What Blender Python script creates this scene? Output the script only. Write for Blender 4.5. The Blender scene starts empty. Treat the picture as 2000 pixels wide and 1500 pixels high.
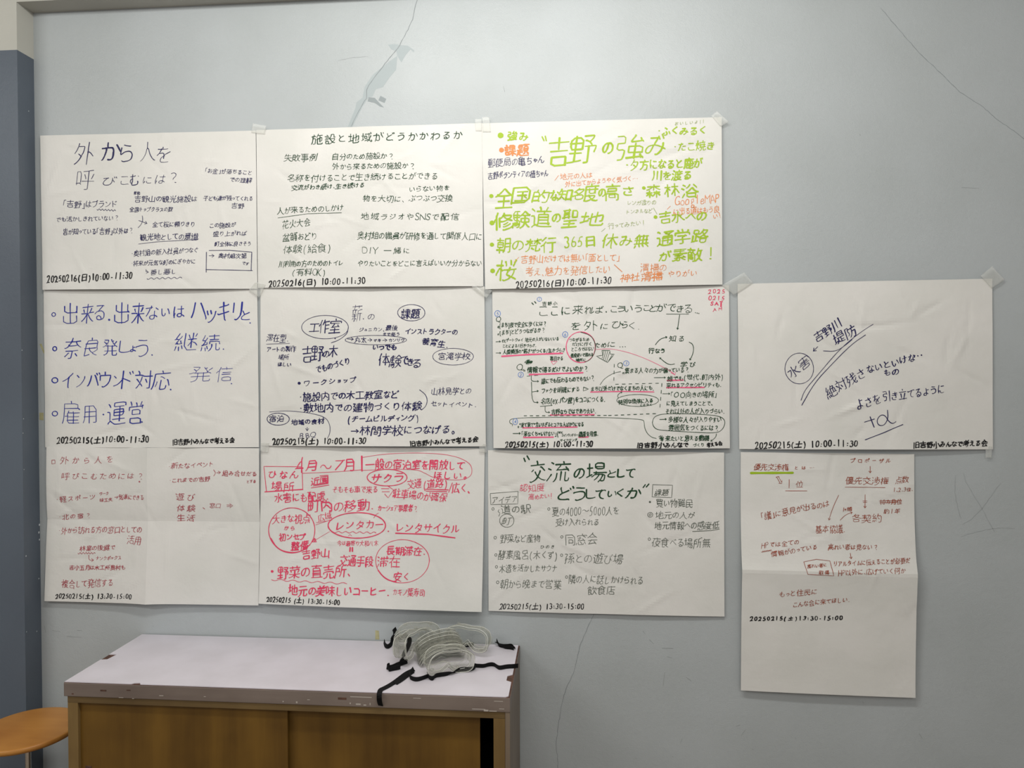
import bpy, bmesh, math, random
import numpy as np
from mathutils import Vector, Matrix
random.seed(7)
SC = bpy.context.scene
COL = SC.collection

# ------------------------------------------------------------------ camera, world, lights, exposure
CAM_H = 1.67                                   # floor is z = 0, the back wall is the plane y = 0
CAM = np.array([0.11635, -2.59962, CAM_H + 0.01556])
FPX = 1406.2
YAW, PITCH, ROLL = math.radians(4.71617675), math.radians(-0.95538637), math.radians(-0.13211851)
_f = np.array([-math.sin(YAW)*math.cos(PITCH), math.cos(YAW)*math.cos(PITCH), math.sin(PITCH)])
_r0 = np.array([math.cos(YAW), math.sin(YAW), 0.0]); _u0 = np.cross(_r0, _f)
_r = math.cos(ROLL)*_r0 + math.sin(ROLL)*_u0; _u = -math.sin(ROLL)*_r0 + math.cos(ROLL)*_u0
cd = bpy.data.cameras.new('camera'); cam = bpy.data.objects.new('camera', cd); COL.objects.link(cam)
cd.sensor_width = 36; cd.lens = FPX/2000*36; cd.clip_start = 0.05
M = Matrix.Identity(4)
for i in range(3):
    M[i][0] = _r[i]; M[i][1] = _u[i]; M[i][2] = -_f[i]; M[i][3] = CAM[i]
cam.matrix_world = M
SC.camera = cam

world = bpy.data.worlds.new('room_ambient'); SC.world = world; world.use_nodes = True
bg = world.node_tree.nodes['Background']; bg.inputs[0].default_value = (1.0, 0.99, 0.97, 1); bg.inputs[1].default_value = 0.46

def area_light(name, loc, rot, sx, sy, watts, colour):
    l = bpy.data.lights.new(name, 'AREA'); l.shape = 'RECTANGLE'; l.size = sx; l.size_y = sy
    l.energy = watts; l.color = colour
    o = bpy.data.objects.new(name, l); o.location = loc; o.rotation_euler = rot; COL.objects.link(o); return o
# fluorescent ceiling fittings, near the wall and at left; the rear right one is added fill
def fitting(x, y, length, watts):                 # a tube fitting: light leaves it downwards to both sides
    area_light('ceiling_lamp', (x, y+.05, 3.24), (math.radians(48), 0, 0), length, 0.14, watts*.5, (1.0, 0.99, 0.95))
    area_light('ceiling_lamp', (x, y-.05, 3.24), (math.radians(-48), 0, 0), length, 0.14, watts*.5, (1.0, 0.99, 0.95))
fitting(-0.12, -1.40, 1.75, 58)
fitting(1.0, -3.9, 2.4, 44)  # unseen fitting, added as fill light
fitting(-3.1, -2.9, 2.0, 70)
vs = SC.view_settings
SC.display_settings.display_device = 'sRGB'
vs.view_transform = 'Standard'; vs.look = 'None'; vs.gamma = 1; vs.use_curve_mapping = False; vs.exposure = 0.08

# ------------------------------------------------------------------ measuring helpers: a ray of the photograph met with a plane of the room
def ray(px, py): return _f + _r*((px-1000)/FPX) + _u*((750-py)/FPX)
def on_y(px, py, y=0.0): d = ray(px, py); return CAM + d*((y-CAM[1])/d[1])
def on_z(px, py, z): d = ray(px, py); return CAM + d*((z-CAM[2])/d[2])
def on_x(px, py, x): d = ray(px, py); return CAM + d*((x-CAM[0])/d[0])

# ------------------------------------------------------------------ object helpers
def tag(o, label=None, cat=None, group=None, kind=None):
    if label: o['label'] = label
    if cat: o['category'] = cat
    if group: o['group'] = group
    if kind: o['kind'] = kind
    return o
def link(name, me, mat, parent=None, smooth=False):
    o = bpy.data.objects.new(name, me); COL.objects.link(o)
    if mat: me.materials.append(mat)
    if smooth:
        for p in me.polygons: p.use_smooth = True
    if parent:
        o.parent = parent; o.matrix_parent_inverse = Matrix.Translation(-Vector(parent.location))
    return o
def obj(name, bm, mat, parent=None, smooth=False):
    me = bpy.data.meshes.new(name); bmesh.ops.recalc_face_normals(bm, faces=bm.faces[:]); bm.to_mesh(me); bm.free()
    return link(name, me, mat, parent, smooth)
def raw(name, verts, faces, mat, parent=None, smooth=False):
    me = bpy.data.meshes.new(name); me.from_pydata([tuple(map(float, v)) for v in verts], [], faces); me.update()
    return link(name, me, mat, parent, smooth)
def empty(name, loc, label, cat, group=None):
    o = bpy.data.objects.new(name, None); o.location = loc; o.empty_display_size = .05; COL.objects.link(o)
    return tag(o, label, cat, group)
def box(bm, x0, x1, y0, y1, z0, z1, bev=0.0):
    vs_ = [bm.verts.new(c) for c in ((x0,y0,z0),(x1,y0,z0),(x1,y1,z0),(x0,y1,z0),(x0,y0,z1),(x1,y0,z1),(x1,y1,z1),(x0,y1,z1))]
    fs = [bm.faces.new([vs_[i] for i in q]) for q in ((0,3,2,1),(4,5,6,7),(0,1,5,4),(1,2,6,5),(2,3,7,6),(3,0,4,7))]
    if bev:
        es = {e for f in fs for e in f.edges}
        bmesh.ops.bevel(bm, geom=list(es), offset=bev, segments=2, affect='EDGES', profile=.6)
def box_obj(name, b, mat, parent=None, bev=0.002):
    bm = bmesh.new(); box(bm, *b, bev=bev); return obj(name, bm, mat, parent)
def tube(bm, pts, rad, n=12, caps=True):
    pts = [Vector(p) for p in pts]; rings = []
    for i, p in enumerate(pts):
        d = (pts[min(i+1, len(pts)-1)] - pts[max(i-1, 0)]).normalized()
        a = d.orthogonal().normalized() if i == 0 else (a - d*a.dot(d)).normalized()
        b = d.cross(a); r = rad[i] if isinstance(rad, (list, tuple)) else rad
        rings.append([bm.verts.new(p + a*r*math.cos(2*math.pi*k/n) + b*r*math.sin(2*math.pi*k/n)) for k in range(n)])
    for A, B in zip(rings, rings[1:]):
        for k in range(n): bm.faces.new((A[k], A[(k+1) % n], B[(k+1) % n], B[k]))
    if caps: bm.faces.new(rings[0][::-1]); bm.faces.new(rings[-1])
def lathe(bm, prof, n=48, cx=0, cy=0):
    rings = [[bm.verts.new((cx+r*math.cos(2*math.pi*k/n), cy+r*math.sin(2*math.pi*k/n), z)) for k in range(n)] for r, z in prof]
    for A, B in zip(rings, rings[1:]):
        for k in range(n): bm.faces.new((A[k], A[(k+1) % n], B[(k+1) % n], B[k]))
    bm.faces.new(rings[0][::-1]); bm.faces.new(rings[-1])

# ------------------------------------------------------------------ materials (all procedural)
def srgb(r, g, b):
    c = [x/255 for x in (r, g, b)]
    return tuple(x/12.92 if x <= .04045 else ((x+.055)/1.055)**2.4 for x in c) + (1,)
def mat(name, col, rough=.6, spec=.5, metal=0.0):
    m = bpy.data.materials.new(name); m.use_nodes = True; b = m.node_tree.nodes['Principled BSDF']
    b.inputs['Base Color'].default_value = col; b.inputs['Roughness'].default_value = rough
    b.inputs['Specular IOR Level'].default_value = spec; b.inputs['Metallic'].default_value = metal
    return m
def N(m, t, **kw):
    n = m.node_tree.nodes.new(t)
    for k, v in kw.items():
        if k in n.inputs: n.inputs[k].default_value = v
        else: setattr(n, k, v)
    return n
def L(m, a, b): m.node_tree.links.new(a, b)
def B(m): return m.node_tree.nodes['Principled BSDF']
def coords(m, scale=(1, 1, 1)):
    t = N(m, 'ShaderNodeTexCoord'); mp = N(m, 'ShaderNodeMapping'); mp.inputs['Scale'].default_value = scale
    g = N(m, 'ShaderNodeNewGeometry'); L(m, g.outputs['Position'], mp.inputs['Vector']); return mp.outputs[0]
def ramp(m, src, stops):
    r = N(m, 'ShaderNodeValToRGB'); e = r.color_ramp.elements
    while len(e) < len(stops): e.new(.5)
    for i, (p, c) in enumerate(stops): e[i].position = p; e[i].color = c
    L(m, src, r.inputs[0]); return r.outputs[0]
def noise(m, vec, scale, detail=3, rough=.5):
    n = N(m, 'ShaderNodeTexNoise'); n.inputs['Scale'].default_value = scale; n.inputs['Detail'].default_value = detail
    n.inputs['Roughness'].default_value = rough; L(m, vec, n.inputs['Vector']); return n.outputs['Fac']
def bump(m, h, strength, dist):
    b = N(m, 'ShaderNodeBump'); b.inputs['Strength'].default_value = strength; b.inputs['Distance'].default_value = dist
    L(m, h, b.inputs['Height']); L(m, b.outputs[0], B(m).inputs['Normal']); return b
def mottled(name, c1, c2, scale, rough, spec=.5, stretch=(1, 1, 1), detail=4):
    m = mat(name, c1, rough, spec); L(m, ramp(m, noise(m, coords(m, stretch), scale, detail), [(.35, c1), (.65, c2)]), B(m).inputs['Base Color'])
    return m

def wall_paint(name, c1, c2, rough, spec=.5, bs=.35):
    m = mottled(name, c1, c2, 2.2, rough, spec, detail=5); v = coords(m)
    L(m, ramp(m, noise(m, v, 3, 3), [(.3, (rough-.05,)*3+(1,)), (.7, (rough+.06,)*3+(1,))]), B(m).inputs['Roughness'])
    a = noise(m, v, 260, 2, .6); b2 = noise(m, v, 55, 2, .5)
    add = N(m, 'ShaderNodeMath', operation='ADD'); L(m, a, add.inputs[0]); L(m, b2, add.inputs[1])
    bump(m, add.outputs[0], bs, .0016); return m
M_WALL = wall_paint('pale_blue_grey_gloss_paint', srgb(172, 177, 179), srgb(165, 170, 171), .36, .26)
M_DADO = wall_paint('slate_blue_paint', srgb(87, 96, 107), srgb(81, 89, 100), .42, .4, .2)
M_WHITE = wall_paint('off_white_paint', srgb(184, 183, 175), srgb(175, 174, 166), .6, .3, .15)
M_FLOOR = mottled('brown_lino', srgb(120, 100, 80), srgb(105, 88, 70), 6, .5)
M_CEIL = mottled('ceiling_board', srgb(225, 225, 220), srgb(215, 215, 210), 6, .8)
M_CRACK = mat('crack_shadow_line', srgb(134, 139, 141), .9, .1)
M_FILL = mat('matt_filler', srgb(160, 168, 170), .75, .2)
M_FILL2 = mat('dark_matt_filler', srgb(140, 147, 149), .8, .2)
M_RES = mottled('old_yellow_adhesive', srgb(176, 170, 128), srgb(160, 156, 118), 90, .6)
M_SCUFF = mat('scuff', srgb(122, 125, 124), .8, .2)
M_SCRATCH = mat('faint_scratch', srgb(152, 156, 157), .8, .2)
M_CHIP = mat('chipped_pale_plaster', srgb(190, 195, 198), .8, .2)

m = M_PAPER = mat('white_paper', srgb(214, 212, 208), .62, .25)
v = coords(m); L(m, ramp(m, noise(m, v, 4, 3), [(.35, srgb(216, 214, 210)), (.65, srgb(209, 208, 203))]), B(m).inputs['Base Color'])
bump(m, noise(m, v, 28, 4, .55), .30, .004)
def clear_film(name, tint, rough, alpha, edge=.55, through=(.97, .97, .96, 1)):
    m = bpy.data.materials.new(name); m.use_nodes = True; nt = m.node_tree; b = B(m)
    b.inputs['Base Color'].default_value = tint; b.inputs['Roughness'].default_value = rough; b.inputs['Specular IOR Level'].default_value = .8
    t = N(m, 'ShaderNodeBsdfTransparent'); t.inputs[0].default_value = through
    lw = N(m, 'ShaderNodeLayerWeight'); lw.inputs[0].default_value = .35
    mr = N(m, 'ShaderNodeMapRange'); mr.inputs['To Min'].default_value = alpha; mr.inputs['To Max'].default_value = min(1, alpha+edge)
    L(m, lw.outputs['Facing'], mr.inputs[0]); mx = N(m, 'ShaderNodeMixShader')
    L(m, mr.outputs[0], mx.inputs[0]); L(m, t.outputs[0], mx.inputs[1]); L(m, b.outputs[0], mx.inputs[2])
    L(m, mx.outputs[0], nt.nodes['Material Output'].inputs[0]); return m
M_TAPE = clear_film('clear_tape', srgb(242, 243, 241), .25, .15, .45)
bump(M_TAPE, noise(M_TAPE, coords(M_TAPE), 160, 3), .5, .002)
M_PVC = clear_film('clear_soft_plastic', srgb(208, 208, 198), .12, .055, .30, (.94, .943, .925, 1))
M_RIM = clear_film('plastic_rim_highlight', srgb(230, 230, 222), .16, .46, .40)  # whiter and denser than the frame: bright edge highlights put into the rim colour
M_LENS = clear_film('clear_lens', srgb(196, 198, 194), .10, .08, .30, (.90, .90, .89, 1))
M_STRAP = mat('black_elastic', srgb(16, 16, 17), .85, .2)
bump(M_STRAP, noise(M_STRAP, coords(M_STRAP), 900, 1), .3, .001)

INK = {}
for k, c in {'navy': (26, 24, 78), 'black': (18, 18, 20), 'dark green': (24, 62, 36), 'lime green': (152, 180, 38), 'orange': (218, 132, 74), 'light green': (150, 165, 100),
             'blue': (26, 38, 140), 'pink': (226, 92, 132), 'light blue': (88, 128, 200), 'dull red': (168, 66, 78), 'rose': (218, 62, 98), 'grey green': (82, 90, 80), 'brown': (150, 66, 42)}.items():
    INK[k] = mat(k.replace(' ', '_') + '_marker_ink', srgb(*c), .55, .3)

# ------------------------------------------------------------------ the room
X_REV, Y_FRONT, Z_BREAK, Z_SOFF, Z_CEIL = -1.920, -0.083, 2.878, 3.053, 3.36
def struct(name, bm, m): return tag(obj(name, bm, m), kind='structure')
bm = bmesh.new(); box(bm, X_REV, 4.6, 0, .2, 0, Z_SOFF); wall_back = struct('wall_back', bm, M_WALL)
bm = bmesh.new(); box(bm, -4.2, X_REV, Y_FRONT, .2, 0, Z_BREAK); wl = struct('wall_left', bm, M_DADO)
bm = bmesh.new(); box(bm, -4.2, X_REV, Y_FRONT, .2, Z_BREAK, Z_CEIL); struct('wall_left_upper', bm, M_WHITE)
bm = bmesh.new(); box(bm, X_REV, 4.6, Y_FRONT, .2, Z_SOFF, Z_CEIL); struct('trim_1', bm, M_WHITE)
bm = bmesh.new(); box(bm, -4.2, 4.6, -5.5, .2, -.1, 0); struct('floor', bm, M_FLOOR)
bm = bmesh.new(); box(bm, -4.2, 4.6, -5.5, .2, Z_CEIL, Z_CEIL+.1); struct('ceiling', bm, M_CEIL)

# ------------------------------------------------------------------ wall marks
def ribbon_wall(name, lines, width, mt, y=-.0004, plane='y', parent=None):
    V, F = [], []
    for ln in lines:
        P = [np.array(p, float) for p in ln]
        if len(P) > 2:                                            # roughen a long crack
            Q = []
            for a, b in zip(P, P[1:]):
                n = max(1, int(np.hypot(*(b-a))/6))
                for k in range(n):
                    Q.append(a+(b-a)*k/n + (np.array([random.uniform(-.7, .7), random.uniform(-.7, .7)]) if k else 0))
            P = Q+[P[-1]]
        for i, p in enumerate(P):
            d = P[min(i+1, len(P)-1)]-P[max(i-1, 0)]; d = d/(np.hypot(*d)+1e-9); n = np.array([-d[1], d[0]])
            w = width*random.uniform(.6, 1.2)*.5
            if i in (0, len(P)-1): w *= .3
            for s in (1, -1):
                q = p+n*w*s
                V.append(on_y(q[0], q[1], y))
            if i: k = len(V); F.append((k-4, k-3, k-1, k-2))
    return raw(name, V, F, mt, parent)
def crop(ox, oy, s, pts): return [(ox+x*s, oy+y*s) for x, y in pts]
def poly_wall(name, pts, mt, y, parent=None):
    bm = bmesh.new(); f = bm.faces.new([bm.verts.new(on_y(a, b, y)) for a, b in pts])
    r = bmesh.ops.extrude_face_region(bm, geom=[f])
    for vv in r['geom']:
        if isinstance(vv, bmesh.types.BMVert): vv.co.y = -.00005 if y > -.001 else y+.0003
    bmesh.ops.triangulate(bm, faces=bm.faces[:])
    return obj(name, bm, mt, parent)
c = crop(600, 0, .2, [(1078,-20),(1075,0),(1050,80),(1030,190),(985,290),(940,370),(905,440),(860,500),(800,570),(740,650),(700,700),(650,765),(600,835),(580,880),(580,960),(540,1020),(500,1090),(470,1150),(425,1240)])
tag(ribbon_wall('crack', [c], 1.3, M_CRACK, parent=wall_back), 'thin crack running down above the sheets')
c = crop(1000, 1190, .5, [(322,5),(318,25),(300,60),(270,130),(255,190),(240,250),(215,300),(200,350),(190,400),(180,460),(172,530),(180,600),(178,640)])
tag(ribbon_wall('crack', [c], 1.0, M_CRACK, parent=wall_back), 'thin crack below the sheets')
c = crop(1000, 0, .5, [(1440,30),(1490,90),(1550,160),(1600,215),(1680,290),(1750,360),(1830,410),(1900,470),(1960,510),(2040,575)])
tag(ribbon_wall('crack', [c], .9, M_CRACK, parent=wall_back), 'hairline crack at the upper right')
cc = [[(661,118),(690,112),(720,111)]]+[crop(1780, 860, .2266, p) for p in ([(450,280),(470,360),(540,480),(610,590),(690,740),(720,795)], [(430,830),(560,790),(700,760),(890,757)], [(380,300),(375,450),(400,580),(430,680)], [(440,730),(520,680),(600,600),(770,370)])]
ribbon_wall('scratch', cc, .8, M_SCRATCH, parent=wall_back)
poly_wall('filler_patch', crop(600, 0, .2, [(790,435),(860,430),(900,440),(980,445),(1045,490),(1040,512),(1010,480),(955,545),(920,608),(880,545),(870,500),(820,480)]), M_FILL, -.0003, wall_back)
poly_wall('filler_patch', crop(600, 0, .2, [(880,545),(868,680),(800,760),(740,850),(670,870),(640,940),(600,950),(540,1040),(440,1240),(395,1240),(470,1060),(480,1000),(540,955),(560,850),(640,730),(800,600)]), M_FILL, -.0003, wall_back)
poly_wall('filler_patch', crop(600, 0, .2, [(600,950),(660,955),(700,1000),(750,1050),(710,1040),(660,1005),(590,990)]), M_FILL2, -.0003, wall_back)
poly_wall('filler_patch', crop(600, 0, .2, [(715,935),(772,965),(755,1005),(695,980)]), M_FILL2, -.0003, wall_back)
poly_wall('tape_residue', [(77,672),(81,671),(89,692),(85,690)], M_RES, -.0003, wall_back)
poly_wall('tape_residue', [(77,806),(85,806),(85,821),(77,820)], M_RES, -.0003, wall_back)
poly_wall('tape_residue', [(733,1231),(740,1232),(741,1249),(733,1249)], M_RES, -.0003, wall_back)
sc = [crop(1000, 1190, .5, p) for p in ([(512,85),(521,98)],[(535,117),(553,135)],[(597,245),(590,300)],[(605,185),(625,190)],[(585,152),(630,153)],[(680,265),(700,280)],[(875,458),(890,452)],[(665,505),(658,525)],[(895,495),(912,470)],[(1590,485),(1603,505)],[(1105,502),(1110,507)],[(938,545),(943,549)],[(625,573),(630,577)],[(480,580),(487,584)],[(1370,360),(1374,370)])]
sc += [[(101,1231),(118,1234)], [(150,1231),(160,1232)], [(130,1243),(158,1245)], [(87,1222),(89,1236)], [(298,1222),(300,1224)], [(983,168),(986,180)], [(92,248),(94,251)], [(1679,262),(1681,265)], [(1878,366),(1912,368)]]
ribbon_wall('scuff_mark', sc, 1.3, M_SCUFF, parent=wall_back)
V, F = [], []
for (px, py, s) in ((56,217,1.6),(43,684,1.5),(46,818,1.4),(45,846,1.4),(47,917,1.2),(51,1086,2.0),(52,1234,1.4),(72,1233,1.6),(77,1025,3),(76,1040,3),(77,1054,2.5),(76,1130,2)):
    xx = X_REV if px > 54.5 or py < 300 else X_REV
    k = len(V); g = on_x(px, py, X_REV+.0006)
    if not (Y_FRONT < g[1] < 0): g[1] = max(min(g[1], -.004), Y_FRONT+.004)
    r_ = s*.0016
    for a in range(6): V.append(g+np.array([0, math.cos(a)*r_*.8, math.sin(a)*r_]))
    F.append(tuple(range(k, k+6)))
raw('paint_chip', V, F, M_CHIP, wl)
# writing on each sheet: crop = (left, top, scale) of the measured window; ('L', text, x0,y0, x1,y1, height, width), ('B', char, x0,y0,x1,y1, width),
# ('P', points, width), ('S', points, width) smooth, ('E', cx,cy,rx,ry, width), ('D', x,y,r) dot, ('W', x0,y0,x1,y1,width) wavy, ('A', points, width) arrow, ('H', x0,y0,x1,y1,width) dashed
NAVY,BLACK,DGREEN,LIME,ORANGE,LEAF,BLUE,PINK,SKY,RED,ROSE,GREY,BROWN='navy','black','dark green','lime green','orange','light green','blue','pink','light blue','dull red','rose','grey green','brown'
WRITING=[
(0,(60,240,.23),[
(NAVY,[('B','外',390,170,545,360,1.9),('B','か',620,170,770,310,3.0),('B','ら',780,180,880,335,2.4),('B','人',950,165,1070,325,1.5),('B','を',1090,200,1190,330,1.7),
('B','呼',395,405,555,565,1.5),('B','び',625,460,735,530,1.5),('B','こ',780,455,845,525,1.4),('B','む',860,440,930,530,1.7),('B','に',975,460,1040,515,1.4),('B','は',1080,445,1155,515,1.4),('B','？',1205,420,1250,510,1.4),
('L','「お金」が落ちること',1490,405,1885,420,50,1.1),('L','での理解',1700,480,1880,490,50,1.2),('L','希和',890,597,945,597,34,1.1),('L','吉野山の観光施設は',895,645,1430,645,62,1.3),('L','全国トップクラスの数',855,735,1225,735,50,1.2),
('L','子ども達が残ってくれる',1480,640,1890,640,50,1.2),('L','吉野',1710,705,1820,705,55,1.2),('L','「吉野」はブランド',280,690,755,690,75,1.3),('W',575,735,735,745,1.1),('L','でも活かしきれていない？',220,820,770,805,55,1.2),
('L','皆が知っている「吉野」以外は？',280,925,895,915,62,1.3),('S',[(965,790),(970,830),(955,865),(930,892)],1.1),('A',[(935,830),(1006,855)],1.1),('L','全て桜に頼りきり',1050,865,1415,860,55,1.2),
('L','観光地としての意識',945,970,1440,965,68,1.5),('P',[(935,1030),(1100,1010),(1430,993)],1.1),('L','この施設が',1530,870,1750,865,50,1.2),('L','盛り上がれば',1560,945,1840,935,55,1.2),('L','町全体に良さそう',1575,1030,1875,1025,50,1.2),
('P',[(1530,1085),(1700,1083),(1880,1097),(1875,1255)],1.4),('P',[(1505,1248),(1885,1254)],1.4),('P',[(1508,1100),(1508,1270)],1.4),('A',[(1530,1130),(1572,1130)],1.1),('L','奥村組次第',1605,1130,1840,1130,50,1.3),('L','です',1800,1190,1860,1195,36,1.1),
('L','・奥村組の新入社員がつなぐ',870,1110,1445,1080,60,1.2),('L','・将来が元気な町のにぎやかに',870,1195,1420,1175,54,1.2),('A',[(1000,1245),(1000,1267),(1022,1270)],1.0),('L','善し悪し',1035,1270,1265,1260,55,1.2),('W',1010,1325,1305,1318,1.1)]),
(BLACK,[('L','20250216(日)10:00-11:30',140,1328,890,1295,66,2.4)])]),
(1,(490,230,.23),[
(DGREEN,[('L','施設と地域がどうかかわるか',520,185,1810,140,92,1.8),('L','失敗事例',290,340,575,340,74,1.4),('L','自分のため施設か？',700,330,1235,325,62,1.4),('L','外から来るための施設か？',705,415,1415,405,62,1.4),
('L','名称を付けることで生き続けることができる',315,515,1600,490,72,1.4),('L','交流がわき続け、生き続ける',350,595,985,572,52,1.5),('L','いらない物を',1355,605,1700,592,60,1.4),('L','物を大切に、',965,688,1320,688,66,1.4),('L','ぶつぶつ交換',1355,680,1725,682,66,1.4),
('L','人が来るためのしかけ',225,790,805,760,68,1.4),('P',[(235,850),(500,815),(785,808)],1.1),('L','花火大会',270,905,520,885,80,1.3),('L','盆踊おどり',275,1015,580,1000,78,1.4),('L','体験(給食)',280,1118,700,1100,84,1.3),
('L','川利用の方のためのトイレ',240,1242,805,1232,62,1.4),('L','(有料OK)',360,1310,655,1312,68,1.4),('L','地域ラジオやSNSで配信',945,840,1780,838,68,1.4),('L','奥村組の職員が研修を通して関係人口に',920,1000,1965,1005,74,1.4),
('L','DIY 一緒に',965,1130,1370,1130,68,1.3),('L','やりたいことをどこに言えばいいか分からない',925,1240,1965,1232,64,1.3)]),
(BLACK,[('L','20250216(日) 10:00-11:30',155,1408,995,1385,62,2.3)])]),
(2,(930,220,.25),[
(LIME,[('D',195,178,20),('L','強み',240,185,420,180,84,3.4),('P',[(525,190),(540,220)],2.4),('P',[(550,185),(558,220)],2.4),('B','吉',575,205,730,405,3.8),('B','野',735,185,945,395,3.8),('B','の',1005,240,1080,320,3.4),('B','強',1115,175,1325,365,3.8),('B','み',1340,200,1490,330,3.8),
('P',[(1437,185),(1445,207)],2.6),('P',[(1465,175),(1475,200)],2.6),('L','・ふくみるく',1420,145,1810,135,84,3.0),('L','・たこ焼き',1545,262,1870,255,88,2.3),('L','・夕方になると鹿が',1175,405,1770,390,98,3.1),('L','川を渡る',1380,492,1690,485,84,3.1),
('D',120,650,17),('B','全',155,590,290,740,3.6),('B','国',295,590,430,715,3.4),('B','的',455,605,580,700,3.4),('B','な',590,610,655,680,3.2),('B','知',655,600,765,685,3.4),('B','名',765,590,850,680,3.2),('B','度',855,560,965,690,3.4),('B','の',970,600,1020,655,3.2),('B','高',1025,560,1130,680,3.3),('B','さ',1160,580,1235,645,3.0),
('D',1320,588,14),('L','森林浴',1325,612,1745,605,118,3.2),('D',125,860,17),('B','修',145,785,285,915,3.6),('B','験',290,770,430,900,3.6),('B','道',440,745,595,890,3.6),('B','の',605,790,665,850,3.4),('B','聖',685,760,800,890,3.8),('B','地',825,780,1005,880,3.8),
('D',1410,815,14),('L','吉水への',1435,820,1810,802,106,3.2),('D',125,1030,17),('L','朝の梵行',155,1035,640,1025,124,3.4),('L','365日',690,1015,950,1000,96,2.8),('L','休み無',985,1005,1370,995,120,3.2),('L','通学路',1415,985,1825,960,128,3.6),('L','が素敵！',1430,1120,1890,1100,112,3.3),
('D',130,1235,17),('B','桜',165,1150,325,1305,3.6)]),
(ORANGE,[('D',203,292,18),('L','課題',225,290,425,285,96,3.4),('P',[(625,530),(655,490)],1.0),('L','地元の人は',665,500,920,485,52,1.2),('L','外に出てからようやく気づく…',705,560,1275,508,52,1.2),('L','GoogleMAP',1560,690,1905,668,78,1.5),('L','に出る道はもう良',1545,772,1905,750,62,1.4),('L','い!',1850,812,1915,795,50,1.3),('P',[(1500,755),(1525,730)],1.2),
('P',[(300,1170),(340,1130)],1.1),('L','吉野山だけでは無い「面として」',355,1148,1135,1130,74,1.4),('L','考え、魅力を発信したい',390,1245,1060,1222,82,1.4),('P',[(1090,1190),(1150,1245)],1.3),('L','清掃の',1290,1212,1500,1208,72,1.5),('L','神社',1135,1292,1290,1285,76,1.6),('L','清掃',1300,1280,1465,1275,78,1.8),('P',[(1300,1265),(1468,1260)],1.5),('P',[(1303,1297),(1462,1290)],1.5),('L','やりがい',1500,1262,1730,1252,60,1.3)]),
(NAVY,[('L','郵便局の亀ちゃん',90,392,545,368,78,1.4),('L','吉野ボランティアの植ちゃん',90,492,575,470,66,1.4)]),
(LEAF,[('L','おいしいよ!!',1555,88,1790,68,34,1.0),('L','レンガ造りの',1190,705,1415,700,46,1.0),('L','トンネルなど',1180,775,1390,765,46,1.0),('P',[(1395,745),(1422,792)],1.1),('P',[(990,930),(1020,905)],1.0),('L','行ってみたい!',1040,888,1330,855,50,1.1)]),
(BLACK,[('L','20250216(日)10:00-11:30',315,1345,1070,1308,60,2.3)])]),
(3,(70,555,.23),[
(BLUE,[('E',155,257,16,16,1.6),('E',163,547,17,18,2.2),('E',165,815,26,22,2.2),('E',167,1098,24,20,1.8),
('B','出',245,165,360,330,2.1),('B','来',400,165,500,325,2.4),('B','る',520,180,600,305,2.0),('D',638,302,8),('B','出',690,155,805,330,2.3),('B','来',835,160,935,330,2.6),('B','な',955,180,1055,295,2.0),('B','い',1085,210,1150,270,1.8),('B','は',1185,190,1270,280,2.0),('B','ハ',1330,155,1450,290,2.8),('B','ッ',1465,225,1540,320,2.6),('B','キ',1560,155,1650,300,2.5),('B','リ',1685,155,1755,300,2.8),('B','と',1750,230,1820,300,2.0),('D',1822,328,5),
('B','奈',245,460,385,620,2.0),('B','良',430,460,545,605,2.0),('B','発',585,465,705,605,1.8),('B','し',730,480,830,578,2.0),('B','ょ',822,525,862,572,1.8),('B','う',872,470,970,605,2.0),('D',1005,600,6),
('B','継',1200,415,1385,562,1.9),('B','続',1420,430,1570,565,1.9),('D',1602,550,5),
('B','イ',230,760,325,880,2.2),('B','ン',360,770,430,868,2.0),('B','バ',452,755,555,862,2.2),('B','ウ',560,745,650,868,2.0),('B','ン',680,780,752,862,2.0),('B','ド',752,735,835,885,2.4),('B','対',865,740,1010,885,2.2),('B','応',1015,735,1155,885,1.9),('D',1165,893,6),
('B','発',1325,700,1505,825,1.3),('B','信',1540,700,1675,825,1.4),('D',1668,843,5),
('B','雇',240,1000,385,1182,1.7),('B','用',415,1035,525,1175,1.8),('D',590,1105,7),('B','運',632,1005,782,1182,2.1),('B','営',815,1000,932,1182,1.9),('D',922,1168,6)]),
(BLACK,[('L','20250215(土)10:00-11:30',185,1325,992,1310,60,2.6),('L','旧吉野小みんなで考える会',1185,1338,1700,1322,56,2.2)])]),
(4,(490,550,.24),[
(NAVY,[('B','薪',838,195,918,322,1.2),('B','の',970,268,1020,308,1.2),('D',930,302,4),('L','課題',1235,260,1390,255,86,2.1),('E',1318,253,110,66,1.3),
('B','工',490,345,570,405,2.4),('B','作',572,308,652,412,2.2),('B','室',655,308,745,418,2.2),('E',618,370,192,95,1.2),('S',[(808,370),(800,420),(760,455),(720,480),(668,497)],1.5),('D',700,462,5),
('L','ジュニカン、',895,390,1105,385,44,1.2),('L','最後',1110,375,1210,375,50,1.4),('L','まで使う',1085,427,1225,425,36,1.2),('E',1030,475,250,38,1.1),('L','丸太',860,470,955,468,52,1.5),('L','マキ',1010,477,1075,475,34,1.5),('L','カンリウ',1132,477,1265,470,38,1.4),('A',[(800,465),(850,468)],1.4),('A',[(965,475),(1000,473)],1.2),('A',[(1085,478),(1122,475)],1.2),
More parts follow.
